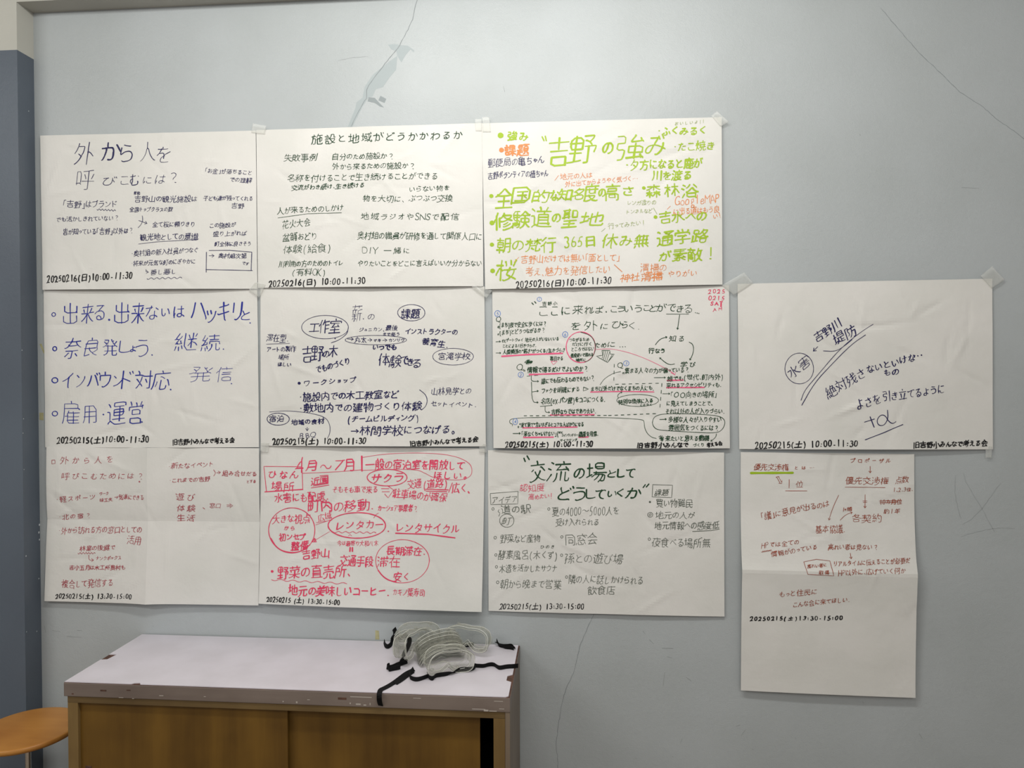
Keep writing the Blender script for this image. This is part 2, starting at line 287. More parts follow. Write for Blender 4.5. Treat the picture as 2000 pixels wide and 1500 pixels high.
('L','いつでも',1005,530,1200,532,58,2.4),('L','インストラクターの',1265,400,1690,410,62,1.8),('L','養育生.',1400,482,1620,512,62,1.9),('L','滞在型.',130,455,320,462,72,1.5),('P',[(130,508),(325,502)],1.0),('L','アートの製作',130,550,380,545,52,1.5),('L','場所',230,610,320,612,48,1.3),('L','ほしい',225,672,340,672,42,1.6),
('B','吉',430,528,508,655,2.4),('B','野',505,525,600,642,2.4),('B','の',605,565,648,612,2.4),('B','木',650,520,718,612,2.2),('L','でものづくり',540,720,820,640,72,2.2),('B','体',1055,588,1140,682,1.9),('B','験',1145,600,1238,695,2.0),('B','で',1242,612,1290,672,2.2),('B','き',1288,628,1330,682,2.2),('B','る',1330,638,1388,698,2.4),
('L','宮滝学校',1530,602,1790,605,66,1.4),('E',1650,610,163,68,1.1),('D',403,825,11),('L','ワークショップ',435,828,880,795,64,2.0),('L','・施設内での木工教室など',400,938,1220,912,78,2.2),('L','・敷地内での建物づくり体験',400,1028,1410,1008,80,2.2),('L','(チームビルディング)',800,1118,1385,1105,68,2.0),
('A',[(835,1215),(895,1215)],1.8),('L','林間学校につなげる。',905,1208,1675,1200,88,2.1),('S',[(1385,880),(1430,915),(1450,965),(1435,1015),(1405,1040)],1.4),('L','山林見学との',1475,890,1800,885,68,1.4),('L','セットイベント.',1475,990,1845,1002,56,1.4),
('S',[(155,1060),(300,1048),(500,1068),(620,1100),(660,1160),(662,1230),(640,1275)],1.1),('E',228,1118,94,49,1.5),('L','宿泊',150,1115,280,1115,62,1.8),('L','地域の食材',335,1145,615,1128,52,1.8),('A',[(472,1185),(472,1212)],1.2),('L','BBQ',405,1255,545,1240,50,1.2)]),
(BLACK,[('L','20250215(土) 10:00-11:30',180,1300,962,1290,56,2.7),('L','旧吉野小みんなで考える会',1310,1315,1855,1280,52,2.2)])]),
(5,(945,545,.125),[
(DGREEN,[('P',[(765,372),(788,398)],2.0),('P',[(808,352),(828,376)],2.0),('L','吉野小',920,385,1175,380,58,1.1),('B','こ',885,432,1012,575,1.5),('B','こ',1080,432,1175,562,1.4),('B','に',1235,438,1362,552,1.6),('B','来',1415,410,1570,552,1.5),('B','れ',1602,430,1712,542,1.5),('B','ば',1715,430,1885,535,1.5),('D',1937,515,9),
('L','Q',190,628,268,622,82,1.3),('L','。[まち]夜で安全に歩くには？',215,720,1000,692,84,1.3),('L','。[まち]とどうつながるか？',215,835,980,792,80,1.3),('A',[(190,980),(265,975)],1.1),('L','exゲートウェイ 地元の人がいない/いる',285,955,1195,930,64,1.1),('L','ことによる/行きづらさ.',295,1045,840,1035,58,1.1),('A',[(190,1155),(270,1155)],1.1),('L','人間関係の“弱さ”がつくる/生きづらさ',300,1135,1295,1108,72,1.3),
('S',[(1537,828),(1700,880),(1768,1010),(1768,1120),(1700,1250),(1600,1300)],1.3),('L','つながるため',1350,950,1670,938,62,1.1),('L','だけに行く',1400,1018,1715,1010,64,1.1),('L','ところではない',1385,1098,1752,1085,66,1.1),('L','普段使いで居れる',1375,1192,1735,1178,62,1.2),('L','場所に',1455,1262,1620,1262,50,1.1),
('B','を',1388,678,1522,795,1.4),('B','外',1598,648,1792,802,1.5),('B','に',1850,698,1955,778,1.4),('L','ため',1750,1032,1945,1030,84,1.4),
('P',[(1870,1115),(1990,1115),(1997,1170),(2060,1175),(1955,1302),(1780,1205),(1880,1190),(1870,1115)],1.1),('P',[(1900,1120),(1870,1240)],.9),('P',[(1930,1120),(1890,1260)],.9),('P',[(1962,1120),(1915,1275)],.9),('P',[(1988,1140),(1940,1290)],.9),('P',[(2030,1180),(1965,1290)],.9),
('P',[(655,1300),(690,1262),(680,1330),(715,1258),(705,1335),(735,1265),(728,1330),(755,1275),(750,1320),(772,1300),(660,1310),(770,1285)],2.6),('L','裏目かる',1050,1240,1262,1235,66,1.1),
('L','Q',530,1385,625,1355,100,1.4),('E',645,1432,12,14,1.0),('L','情報で得るだけでよいのか？',690,1418,1660,1395,90,1.6)]),
(SKY,[('E',883,315,35,33,.9),('L','1',872,315,894,315,42,.9),('E',217,540,46,50,1.1),('L','5',195,540,240,540,56,1.0),('E',1292,865,42,45,1.1),('L','6',1272,865,1314,865,54,1.0)]),
(PINK,[('P',[(285,1207),(700,1180),(1250,1160)],3.4),('E',1537,1065,230,240,1.9),('S',[(1775,1100),(1950,1088),(2080,1100),(2280,1145),(2480,1215),(2640,1285),(2810,1370),(2920,1430),(3000,1490)],.9),('P',[(2940,1460),(3005,1500),(3010,1455)],.9),('P',[(1068,1285),(1168,1285),(1105,1338),(1068,1285)],1.1)])]),
(5,(1180,545,.125),[
(DGREEN,[('D',55,510,8),('B','こ',138,428,222,518,1.4),('B','う',232,425,340,508,1.4),('B','い',348,425,458,512,1.5),('B','う',508,415,604,512,1.4),('B','こ',642,415,722,495,1.3),('B','と',742,408,838,502,1.5),('B','が',840,390,985,502,1.5),('B','で',1008,398,1132,502,1.4),('B','き',1158,415,1245,515,1.5),('B','る',1278,405,1385,525,1.5),('D',1440,525,7),('D',1466,530,7),('D',1490,536,7),
('P',[(990,547),(1335,547)],1.0),('A',[(1195,560),(1162,785)],1.4),('B','ひ',142,665,302,762,1.4),('B','ら',312,668,388,758,1.3),('B','く',412,680,492,778,1.4),('D',562,783,5),('L','知る',1015,930,1285,928,100,1.5),('A',[(820,1025),(870,960),(920,925),(1000,905)],1.6),('A',[(1340,985),(1390,1010),(1412,1080),(1395,1180),(1350,1265)],1.3),('A',[(1115,1325),(1050,1340),(980,1310),(885,1228)],1.3),
('L','行なう',708,1115,975,1122,88,1.9),('L','学び',1185,1330,1455,1335,88,1.4),('B','に',82,985,190,1058,1.3),('D',270,1060,7),('D',312,1058,7),('D',352,1056,7),('H',180,1330,172,1640,1.2),('L','Q',232,1348,315,1340,80,1.3)]),
(SKY,[('E',367,1315,43,40,1.0),('L','3',348,1315,388,1315,44,.9)]),
(ROSE,[('L','2025',1622,192,1898,190,64,1.6),('L','0215',1630,298,1890,292,64,1.6),('L','SAT',1655,380,1865,375,54,1.7),('P',[(1830,375),(1828,430)],2.6),('L','AM',1685,478,1860,460,48,1.2)])]),
(5,(945,705,.125),[
(DGREEN,[('H',685,238,925,215,1.0),('A',[(755,230),(752,318),(872,318)],1.2),('A',[(757,330),(768,645),(865,648)],1.2),('A',[(768,482),(868,468)],1.2),('L','誰にでも伝わるものでもない？',912,312,1760,268,88,1.4),('L','フックを明確にする',912,462,1520,436,88,1.4),('P',[(1580,408),(1575,468),(1658,436),(1580,408)],1.2),('L','名店(ex.パン屋)をココにつくる.',905,622,1925,590,98,1.5),('P',[(898,708),(1088,692)],1.1),('A',[(975,712),(975,802),(1048,800)],1.1),('L','吉野ならではでありたい.',1068,795,1780,775,88,1.4),
('H',640,855,1990,848,1.5),('S',[(450,1012),(465,985),(420,975),(405,940),(430,905),(560,890),(800,880),(1400,876),(2000,882),(2400,905),(2500,918),(2522,935),(2528,1040),(2570,1130),(2640,1190),(2710,1205)],1.0),('L','。“来て来て”言いすぎるとコアな人ばかりになる',540,998,1585,985,76,1.4),('A',[(465,1132),(582,1130)],1.4),('L','「来なくちゃいけない」(',600,1135,1190,1128,84,1.4),('L','ex',1185,1108,1255,1105,44,1.2),('L','コインランドリー)',1235,1155,1510,1150,48,1.1),('L','機能を用意.',1508,1142,1815,1132,84,1.4),('L','サイクリング',1210,1238,1480,1228,46,1.2),('S',[(1840,370),(1900,280),(2000,215),(2080,180),(2160,165)],1.0)]),
(SKY,[('E',588,213,42,42,1.0),('L','2',570,213,606,213,46,.9),('E',500,945,38,48,1.0),('L','4',482,945,520,945,46,.9)]),
(PINK,[('P',[(725,212),(1570,182)],3.2),('P',[(1060,842),(1745,836)],2.8),('P',[(622,1042),(1480,1030)],2.5),('P',[(632,1192),(1105,1186)],3.0),('P',[(1505,1190),(1652,1184)],2.6)]),
(BLACK,[('L','20250215(土) 10:00-11:30',338,1300,1735,1288,86,2.7)])]),
(5,(1180,705,.125),[
(DGREEN,[('L','。集まる人々の力が偏っている？',305,150,1350,135,84,1.3),('A',[(800,260),(975,258)],1.1),('L','誰でも',1000,275,1250,265,84,1.4),('L','(世代、町内外)',1252,252,1870,245,88,1.3),('L','来れるアクセシビリティも.',985,378,1840,368,82,1.3),('A',[(930,510),(1042,510)],1.2),('L','「○○向きの場所」',1050,528,1770,520,94,1.3),('L','に見えてしまうことで、',985,662,1705,655,84,1.3),('L','それ以外の人が入りづらい.',968,782,1890,780,86,1.3),
('S',[(770,960),(790,880),(870,835),(1000,822),(1300,820),(1600,835),(1800,860),(1880,910),(1890,980),(1850,1070),(1760,1125),(1400,1110),(1000,1085),(840,1070),(785,1020),(770,960)],1.2),('A',[(885,912),(988,908)],1.4),('L','多様な人々が入りやすい',1012,908,1835,912,90,1.4),('L','雰囲気をつくるには？',1018,1032,1800,1042,94,1.4),('P',[(870,1180),(900,1160),(880,1220),(925,1165),(895,1240),(940,1180),(915,1250),(940,1230),(875,1200),(940,1200)],2.2),('L','来たいと思える動機',968,1208,1645,1200,88,1.5),('A',[(1755,1135),(1745,1190),(1668,1250)],1.2),
('E',545,615,325,93,1.0),('L','特別な団体に入る',243,640,785,615,74,1.5),('L','ことなく',578,682,770,675,42,1.2),('A',[(245,580),(230,545),(250,510),(302,482)],1.1),('H',200,362,925,346,1.2),('H',920,350,882,780,1.2),('H',90,850,875,818,1.5),('L','まち以外だけでなくまちの人にも.',-190,432,805,418,82,1.4),('L','づくり',1392,1312,1570,1305,58,1.2)]),
(PINK,[('P',[(-190,484),(300,474),(795,482)],2.3),('P',[(1000,303),(1250,298)],2.8),('P',[(995,415),(1570,412)],3.0)]),
(BLACK,[('L','旧吉野小みんなで',525,1312,1330,1302,84,2.5),('L','考える会',1602,1318,1845,1278,66,2.0)])]),
(6,(1430,520,.275),[
(NAVY,[('L','吉野川',588,512,778,395,80,2.2),('L','堤防',728,532,888,440,84,2.3),('L','水害',400,765,560,662,92,1.6),('E',483,725,103,109,1.3),('A',[(615,570),(583,602)],1.6),('S',[(1010,412),(900,480),(760,600),(600,790),(520,880),(495,950)],1.5),('S',[(955,487),(860,550),(720,690),(590,830),(500,985)],1.6),('S',[(655,600),(740,605),(800,570),(860,520)],1.4),
('L','絶対残さ',670,905,955,748,96,1.8),('L','ないといけな',960,735,1310,640,70,2.0),('D',1300,642,5),('D',1325,635,5),('D',1350,630,5),('L','もの',1080,758,1192,742,62,2.0),('L','よさを',882,985,1060,930,96,1.8),('L','引き立てるように',1070,925,1510,868,82,1.7),('P',[(945,1105),(1015,1083)],1.8),('P',[(985,1068),(1012,1140)],1.8),('S',[(1108,1020),(1112,1080),(1085,1128),(1045,1130),(1030,1095),(1055,1055),(1090,1055),(1115,1100),(1145,1118),(1168,1102)],1.6),('P',[(948,1230),(1080,1180),(1215,1122)],1.9)]),
(BLACK,[('L','20250215(土) 10:00-11:30',160,1270,898,1252,52,2.5),('L','旧吉野小みんなで考える会',1285,1268,1812,1252,52,2.2)])]),
(7,(70,860,.23),[
(RED,[('P',[(138,168),(165,165),(168,195),(138,200),(138,168)],1.2),('L','外から人を',195,172,690,158,72,1.2),('L','呼びこむためには？',215,300,960,300,70,1.2),('D',903,347,6),('L','・軽スポーツ',165,500,520,478,62,1.2),('L','ワーク',550,452,632,445,34,1.1),('L','味工夫',550,510,662,500,34,1.1),('L','→気楽にできる',672,478,940,480,52,1.2),('L','・北の宿？',180,655,480,635,54,1.2),
('L','・外から訪れる方の窓口としての',180,768,915,755,68,1.2),('L','活用',785,835,915,848,84,1.2),('L','林業の後継で',370,922,685,905,54,1.3),('W',360,960,510,958,1.0),('A',[(455,975),(455,1018),(498,1016)],1.1),('L','ナンクボックス',515,1002,738,995,42,1.1),('L','吉小五月は木工所奥村も',285,1080,775,1075,46,1.3),('L','複合して発信する',220,1220,675,1205,78,1.3),
('L','・新たなイベント',1140,218,1525,200,58,1.3),('L','・これまでの吉野',1148,340,1492,325,52,1.3),('S',[(1520,250),(1538,275),(1520,302)],1.1),('A',[(1545,275),(1578,270)],1.1),('L','組み合せだる',1590,275,1878,285,54,1.3),('L','とする',1790,350,1870,345,34,1.1),('L','遊び',1185,475,1370,480,68,1.4),('L','体験',1195,575,1368,575,68,1.4),('L','×',1405,575,1455,575,40,1.2),('L','窓口',1480,552,1580,555,46,1.1),('P',[(1625,548),(1660,550)],1.0),('P',[(1625,562),(1660,560)],1.0),('P',[(1650,538),(1675,555),(1650,573)],1.0),('L','生活',1195,660,1358,660,68,1.4)]),
(BLACK,[('L','20250215(土) 13:30-15:00',168,1322,838,1320,46,1.9)])]),
(8,(490,860,.24),[
(ROSE,[('B','4',372,140,435,262,2.6),('B','月',462,165,542,245,2.6),('B','〜',580,195,668,228,2.4),('B','7',690,162,762,242,2.4),('B','月',772,152,848,245,2.6),('P',[(915,130),(916,250)],3.0),('S',[(915,140),(1100,110),(1400,100),(1650,120),(1780,180),(1805,240),(1790,300),(1700,330),(1500,310),(1430,270),(1370,240),(1200,235),(920,245)],1.1),('L','一般の宿泊室を開放して',945,195,1745,200,92,2.3),('L','ほしい。',1490,285,1765,285,80,2.3),
('P',[(430,400),(425,215),(105,213),(125,415)],1.4),('P',[(112,421),(430,400)],2.4),('L','ひなん',130,280,408,275,88,2.2),('L','場所',162,375,362,372,90,1.8),('L','近園',498,332,642,322,72,1.9),('P',[(500,388),(645,365)],1.6),('P',[(515,372),(640,352)],1.4),('P',[(572,290),(638,284),(638,348)],1.6),('S',[(430,268),(700,258),(920,240)],1.2),
('L','サクラ',985,308,1262,300,100,2.6),('E',1120,305,162,68,1.8),('L','交通',1282,355,1398,350,80,1.6),('L','(道路)',1408,358,1608,352,84,1.9),('P',[(1430,400),(1612,405)],2.0),('P',[(1435,415),(1600,420)],1.8),('P',[(1645,348),(1615,425)],1.6),('L','広く、',1640,385,1790,395,90,2.0),('L','水害にも配慮.',188,472,650,455,92,2.0),('L','そもそも車で来る',672,400,1045,402,66,1.5),
('P',[(1072,395),(1135,395)],1.4),('P',[(1078,420),(1138,420)],1.4),('P',[(1120,370),(1172,405),(1128,470),(1100,440)],1.3),('L','駐車場のが確保',1165,430,1602,468,86,1.6),('L','町内の移動.',468,535,1020,530,112,2.4),('L','カーシェア事業者？',1040,552,1370,555,64,1.6),('E',338,735,193,184,1.6),('S',[(160,800),(220,890),(330,920),(420,905),(490,850)],2.4),('L','大きな視点',172,642,492,638,84,1.6),('L','から',268,716,370,716,46,1.6),('L','初ンセプ',228,792,452,782,68,2.2),('L','整備',332,862,478,855,82,2.6),
('L','広域',548,632,668,608,72,1.4),('P',[(535,690),(672,645),(700,625)],1.1),('P',[(540,672),(670,652)],1.0),('E',875,695,235,104,2.2),('L','レンタカー',695,692,1100,682,94,2.2),('W',680,748,1030,755,1.3),('P',[(1050,595),(1030,605),(1010,635)],1.2),('D',1130,742,5),('L','レンタサイクル',1190,715,1705,722,98,2.0),('P',[(1190,758),(1450,768),(1665,798)],2.5),('P',[(650,745),(535,812)],1.0),('P',[(528,800),(543,828),(510,828),(528,800),(528,825)],2.4),
('L','吉野山',420,925,655,915,88,2.2),('L','今は最寄り大和八木',712,838,1050,840,48,1.2),('P',[(820,875),(818,905)],2.8),('P',[(838,875),(838,905)],2.8),('P',[(805,780),(818,768),(830,780)],1.1),('L','交通手段',730,978,1010,988,104,2.2),('E',1243,985,217,175,1.4),('S',[(1050,1060),(1090,1110),(1140,1140),(1195,1150)],2.2),('L','長期滞在.',1112,895,1435,902,80,2.2),('L','滞在',1035,985,1232,985,98,2.0),('L','安く',1172,1108,1305,1105,86,2.2),
('D',175,1068,11),('L','野菜の直売所、',215,1072,835,1060,120,2.4),('W',170,1135,795,1165,1.2),('L','地元の美味しいコーヒー.',312,1218,1150,1225,100,2.6),('L','カキノ葉寿司',1165,1232,1428,1238,72,1.4)]),
(BLACK,[('L','20250215 (土) 13:30-15:00',130,1290,742,1315,46,1.9)])]),
(9,(940,865,.25),[
(DGREEN,[('P',[(340,120),(350,145)],2.6),('P',[(365,102),(382,130)],2.6),('B','交',392,148,508,298,2.9),('B','流',532,148,708,302,2.9),('B','の',738,200,812,272,3.0),('B','場',838,162,985,302,2.9),('B','と',1008,215,1062,266,2.8),('B','し',1080,205,1132,266,3.0),('B','て',1148,203,1212,266,2.8),('B','ど',618,345,722,442,3.2),('B','う',732,345,820,442,3.2),('B','し',828,362,898,432,3.2),('B','て',908,368,982,436,3.0),('B','い',1005,378,1068,418,2.4),('B','く',1078,362,1122,416,2.4),('B','か',1148,352,1258,428,3.0),('P',[(1275,348),(1292,325)],2.6),('P',[(1300,343),(1320,320)],2.6)]),
(ROSE,[('L','認知度',303,352,505,345,66,1.2),('L','高めたい!',375,422,570,412,52,1.2)]),
(GREY,[('P',[(70,395),(293,378),(290,476),(75,482),(70,395)],1.0),('L','アイデア',80,445,290,435,70,1.2),('P',[(1350,325),(1502,330),(1495,426),(1345,420),(1350,325)],1.1),('L','課題',1365,388,1475,385,58,1.2),('E',92,515,9,10,1.0),('L','道の駅',152,522,395,512,82,1.3),('S',[(142,520),(130,535),(150,548),(138,572)],1.0),('E',203,607,57,52,1.1),('L','町',160,605,242,605,74,1.2),('E',537,515,9,10,1.0),('L','夏の4000〜5000人を',562,532,1090,525,76,1.2),('L','受け入れられる',590,618,935,615,70,1.1),
('E',110,740,10,11,1.0),('L','野菜など産物',148,748,472,745,74,1.2),('E',640,732,9,10,1.0),('L','同窓会',662,748,925,745,98,1.2),('L','ひのき',465,812,588,810,36,1.1),('E',115,875,9,10,1.0),('L','酵素風呂(木くず)',132,872,608,870,80,1.2),('E',638,875,9,10,1.0),('L','孫との遊び場',658,892,1122,908,92,1.2),('E',120,968,9,10,1.0),('L','木造を活かしたサウナ',140,978,605,975,68,1.2),('E',130,1088,10,11,1.0),('L','朝から晩まで営業',148,1098,638,1102,86,1.2),('E',677,1045,9,10,1.0),('L','隣の人に話しかけられる',692,1058,1278,1072,80,1.2),('L','飲食店',842,1145,1062,1145,80,1.3),
('D',1328,460,7),('L','買い物難民',1372,468,1662,470,76,1.3),('E',1330,560,20,19,1.1),('E',1330,560,8,8,1.0),('L','地元の人が',1368,562,1675,560,64,1.2),('L','地元情報への感度低',1362,645,1862,640,70,1.3),('P',[(1655,690),(1800,684),(1862,672)],1.3),('E',1323,750,9,10,1.0),('L','夜食べる場所無',1342,768,1795,785,86,1.2)]),
(BLACK,[('L','20250215(土) 13:30-15:00',143,1274,818,1272,50,1.8)])]),
(10,(1430,870,.19),[
(LIME,[('P',[(195,283),(630,281)],5.0)]),
(BROWN,[('L','優先交渉権',222,218,590,222,78,1.3),('L','とは…',630,232,870,225,44,1.2),('P',[(455,330),(475,318),(490,322)],1.0),('P',[(462,322),(500,390)],1.0),('P',[(480,318),(515,378)],1.0),('P',[(485,388),(515,392),(518,362)],1.0),('P',[(592,350),(592,438)],1.1),('L','位',645,395,755,395,80,1.2),('P',[(555,467),(778,467)],1.2),('L','プロポーザル',1212,158,1645,155,58,1.2),('A',[(1425,215),(1425,282)],1.2),('L','優先交渉権',1172,362,1615,360,86,1.3),('P',[(1170,428),(1575,432)],1.1),('L','点数',1678,352,1818,350,80,1.2),('L','1、2、3位、',1655,452,1865,450,46,1.2),
('A',[(1103,510),(1040,640),(1000,765)],1.1),('A',[(1375,505),(1370,642)],1.1),('P',[(1348,570),(1392,568)],1.0),('P',[(1352,585),(1392,583)],1.0),('L','10カ月位',1515,578,1748,575,60,1.3),('P',[(1515,570),(1745,565)],1.1),('P',[(1520,588),(1742,582)],1.1),('L','約1年',1552,675,1735,672,58,1.3),('L','「議」に意見が出るのは',295,730,1005,592,84,1.3),('L','1ヶ月間',1143,655,1238,652,44,1.2),('A',[(1115,765),(1170,712),(1240,685)],1.2),('L','各契約',1232,742,1540,745,96,1.3),('L','基本協議.',858,855,1170,852,92,1.3),
('L','HPでは全ての',298,1020,695,985,64,1.2),('W',300,1085,400,1070,1.0),('L','情報がのっている',392,1110,880,1030,66,1.3),('L','高れい者は見ない？',982,1038,1500,1035,66,1.3),('A',[(1210,1100),(1216,1155)],1.1),('P',[(730,1185),(860,1160),(998,1175),(1028,1322),(765,1306),(730,1185)],1.1),('L','高れい者に',762,1228,965,1215,46,1.2),('L','取得',872,1285,988,1285,48,1.2),('L','リアルタイムに伝えることが必要だ',1028,1205,1815,1168,66,1.3),('L','HP以外に、広げていく何か',1072,1288,1760,1268,66,1.2)])]),
(10,(1430,1090,.19),[
(BROWN,[('L','もっと住民に',472,358,870,328,80,1.3),('L','こんな会に来てほしい.',618,465,1205,410,70,1.3)]),
(BLACK,[('L','20250215(土)13:30-15:00',172,612,1135,602,48,2.3)])]),
]
# ------------------------------------------------------------------ centre lines of the characters, taken from Blender's built-in type:
# each character is filled on a small grid, thinned to one cell and followed from end to end, so that a pen can go along it
def fill_grid(v, t, R=110, pad=4):
    W = R+2*pad+10; im = np.zeros((W, W), bool); P = np.c_[v[:, 0]*R+pad+5, (0.92-v[:, 1])*R+pad]
    for a, b, c in t:
        A_, B_, C_ = P[a], P[b], P[c]
        lo = np.maximum(np.floor(np.minimum(np.minimum(A_, B_), C_)).astype(int), 0); hi = np.minimum(np.ceil(np.maximum(np.maximum(A_, B_), C_)).astype(int)+1, W)
        X, Y = np.meshgrid(np.arange(lo[0], hi[0]), np.arange(lo[1], hi[1]))
        d = (B_[0]-A_[0])*(C_[1]-A_[1])-(B_[1]-A_[1])*(C_[0]-A_[0])
        if abs(d) < 1e-9 or X.size == 0: continue
        u = ((X-A_[0])*(C_[1]-A_[1])-(Y-A_[1])*(C_[0]-A_[0]))/d; w = ((B_[0]-A_[0])*(Y-A_[1])-(B_[1]-A_[1])*(X-A_[0]))/d
        k = (u >= -.02) & (w >= -.02) & (u+w <= 1.02); im[Y[k], X[k]] = True
    return im
def thin_grid(im):
    im = im.astype(np.uint8); go = True
    while go:
        go = False
        for s in (0, 1):
            p = np.pad(im, 1); n = [p[0:-2, 1:-1], p[0:-2, 2:], p[1:-1, 2:], p[2:, 2:], p[2:, 1:-1], p[2:, 0:-2], p[1:-1, 0:-2], p[0:-2, 0:-2]]
            nb = sum(x.astype(int) for x in n); tr = sum(((n[i] == 0) & (n[(i+1) % 8] == 1)).astype(int) for i in range(8))
            c = (n[0]*n[2]*n[4] == 0) & (n[2]*n[4]*n[6] == 0) if s == 0 else (n[0]*n[2]*n[6] == 0) & (n[0]*n[4]*n[6] == 0)
            d = (im == 1) & (nb >= 2) & (nb <= 6) & (tr == 1) & c
            if d.any(): im[d] = 0; go = True
    return im
def simplify(p, e):
    if len(p) < 3: return p
    a, b, q = np.array(p[0], float), np.array(p[-1], float), np.array(p, float); l = np.hypot(*(b-a))
    d = np.hypot(*(q-a).T) if l < 1e-6 else np.abs((b[0]-a[0])*(q[:, 1]-a[1])-(b[1]-a[1])*(q[:, 0]-a[0]))/l
    i = int(d.argmax())
    return [p[0], p[-1]] if d[i] < e else simplify(p[:i+1], e)[:-1]+simplify(p[i:], e)
def follow(sk):
    pts = {(int(a), int(b)) for a, b in np.argwhere(sk)}
    def near(p):
        y, x = p; r = [(y+a, x+b) for a, b in ((-1, 0), (1, 0), (0, -1), (0, 1)) if (y+a, x+b) in pts]
        return r+[(y+a, x+b) for a, b in ((-1, -1), (-1, 1), (1, -1), (1, 1)) if (y+a, x+b) in pts and (y+a, x) not in pts and (y, x+b) not in pts]
    nb = {p: near(p) for p in sorted(pts)}; ends = {p for p in nb if len(nb[p]) != 2}; clus = {}; n = 0
    for p in sorted(ends):
        if len(nb[p]) >= 3 and p not in clus:
            todo = [p]; clus[p] = n
            while todo:
                for b in nb[todo.pop()]:
                    if b in ends and len(nb[b]) >= 3 and b not in clus: clus[b] = n; todo.append(b)
            n += 1
    mid = {c: tuple(np.mean([p for p in clus if clus[p] == c], 0)) for c in range(n)}
    key = lambda p: ('j', clus[p]) if p in clus else ('e', p)
    used, E = set(), []
    for s in sorted(ends):
        for m_ in nb[s]:
            if (s, m_) in used or (s in clus and m_ in clus and clus[s] == clus[m_]): continue
            path = [s, m_]; used.add((s, m_))
            while path[-1] not in ends:
                nx = [q for q in nb[path[-1]] if q != path[-2]]
                if not nx: break
                path.append(nx[0])
            used.add((path[-1], path[-2])); e = path[-1]
            E.append([key(s), key(e), [mid[clus[s]] if s in clus else s]+path[1:-1]+[mid[clus[e]] if e in clus else e]])
    seen = {q for e in E for q in e[2]} | ends
    for p in sorted(pts):
        if p in seen or len(nb[p]) != 2: continue
        path = [p, nb[p][0]]; seen |= set(path)
        while True:
            nx = [q for q in nb[path[-1]] if q != path[-2]]
            if not nx or nx[0] == p: break
            path.append(nx[0]); seen.add(nx[0])
        E.append([('e', p), ('e', p), path+[p]])
    length = lambda P: sum(math.dist(a, b) for a, b in zip(P, P[1:]))
    E = [e for e in E if not ((e[0][0] == 'e') != (e[1][0] == 'e') and length(e[2]) < 5.5)]
    go = True
    while go:                                                     # carry a stroke straight on through a crossing
        go = False; inc = {}
        for i, (a, b, P) in enumerate(E):
            if a[0] == 'j': inc.setdefault(a, []).append((i, 0))
            if b[0] == 'j': inc.setdefault(b, []).append((i, 1))
        def way(i, s):
            P = E[i][2] if s == 0 else E[i][2][::-1]; k = min(len(P)-1, 7)
            v = np.array(P[k], float)-np.array(P[min(1, len(P)-1)] if len(P) > 3 else P[0], float); return v/(np.hypot(*v)+1e-9)
        for j, l in inc.items():
            best = None
            for x in range(len(l)):
                for y in range(x+1, len(l)):
                    if l[x][0] == l[y][0]: continue
                    c = -way(*l[x]) @ way(*l[y])
                    if best is None or c > best[0]: best = (c, l[x], l[y])
            if best and (best[0] > .75 or len(l) == 2):
                (i, s1), (k, s2) = best[1], best[2]
                Pa = E[i][2][::-1] if s1 == 0 else E[i][2]; Pb = E[k][2] if s2 == 0 else E[k][2][::-1]
                na = E[i][1] if s1 == 0 else E[i][0]; nz = E[k][1] if s2 == 0 else E[k][0]
                E = [e for q, e in enumerate(E) if q not in (i, k)]+[[na, nz, Pa+Pb[1:]]]; go = True; break
    return [e[2] for e in E if length(e[2]) > 2]
def centre_lines():
    need = sorted({c for _, _, g in WRITING for _, its in g for it in its if it[0] in 'LB' for c in it[1]} - {' '}); out = {}
    cu = bpy.data.curves.new('type', 'FONT'); cu.resolution_u = 6; ob = bpy.data.objects.new('type', cu); COL.objects.link(ob)
    for ch in need:
        cu.body = ch; dg = bpy.context.evaluated_depsgraph_get(); dg.update(); ev = ob.evaluated_get(dg); me = ev.to_mesh(); me.calc_loop_triangles()
        v = np.array([x.co[:2] for x in me.vertices]); t = [tuple(x.vertices) for x in me.loop_triangles]; ev.to_mesh_clear()
        out[ch] = [[((x-9)/110/1.12+.045, (y-4)/110/1.12) for y, x in simplify([tuple(p) for p in P], .85)] for P in follow(thin_grid(fill_grid(v, t)))] if len(v) else []
    bpy.data.objects.remove(ob); bpy.data.curves.remove(cu); return out
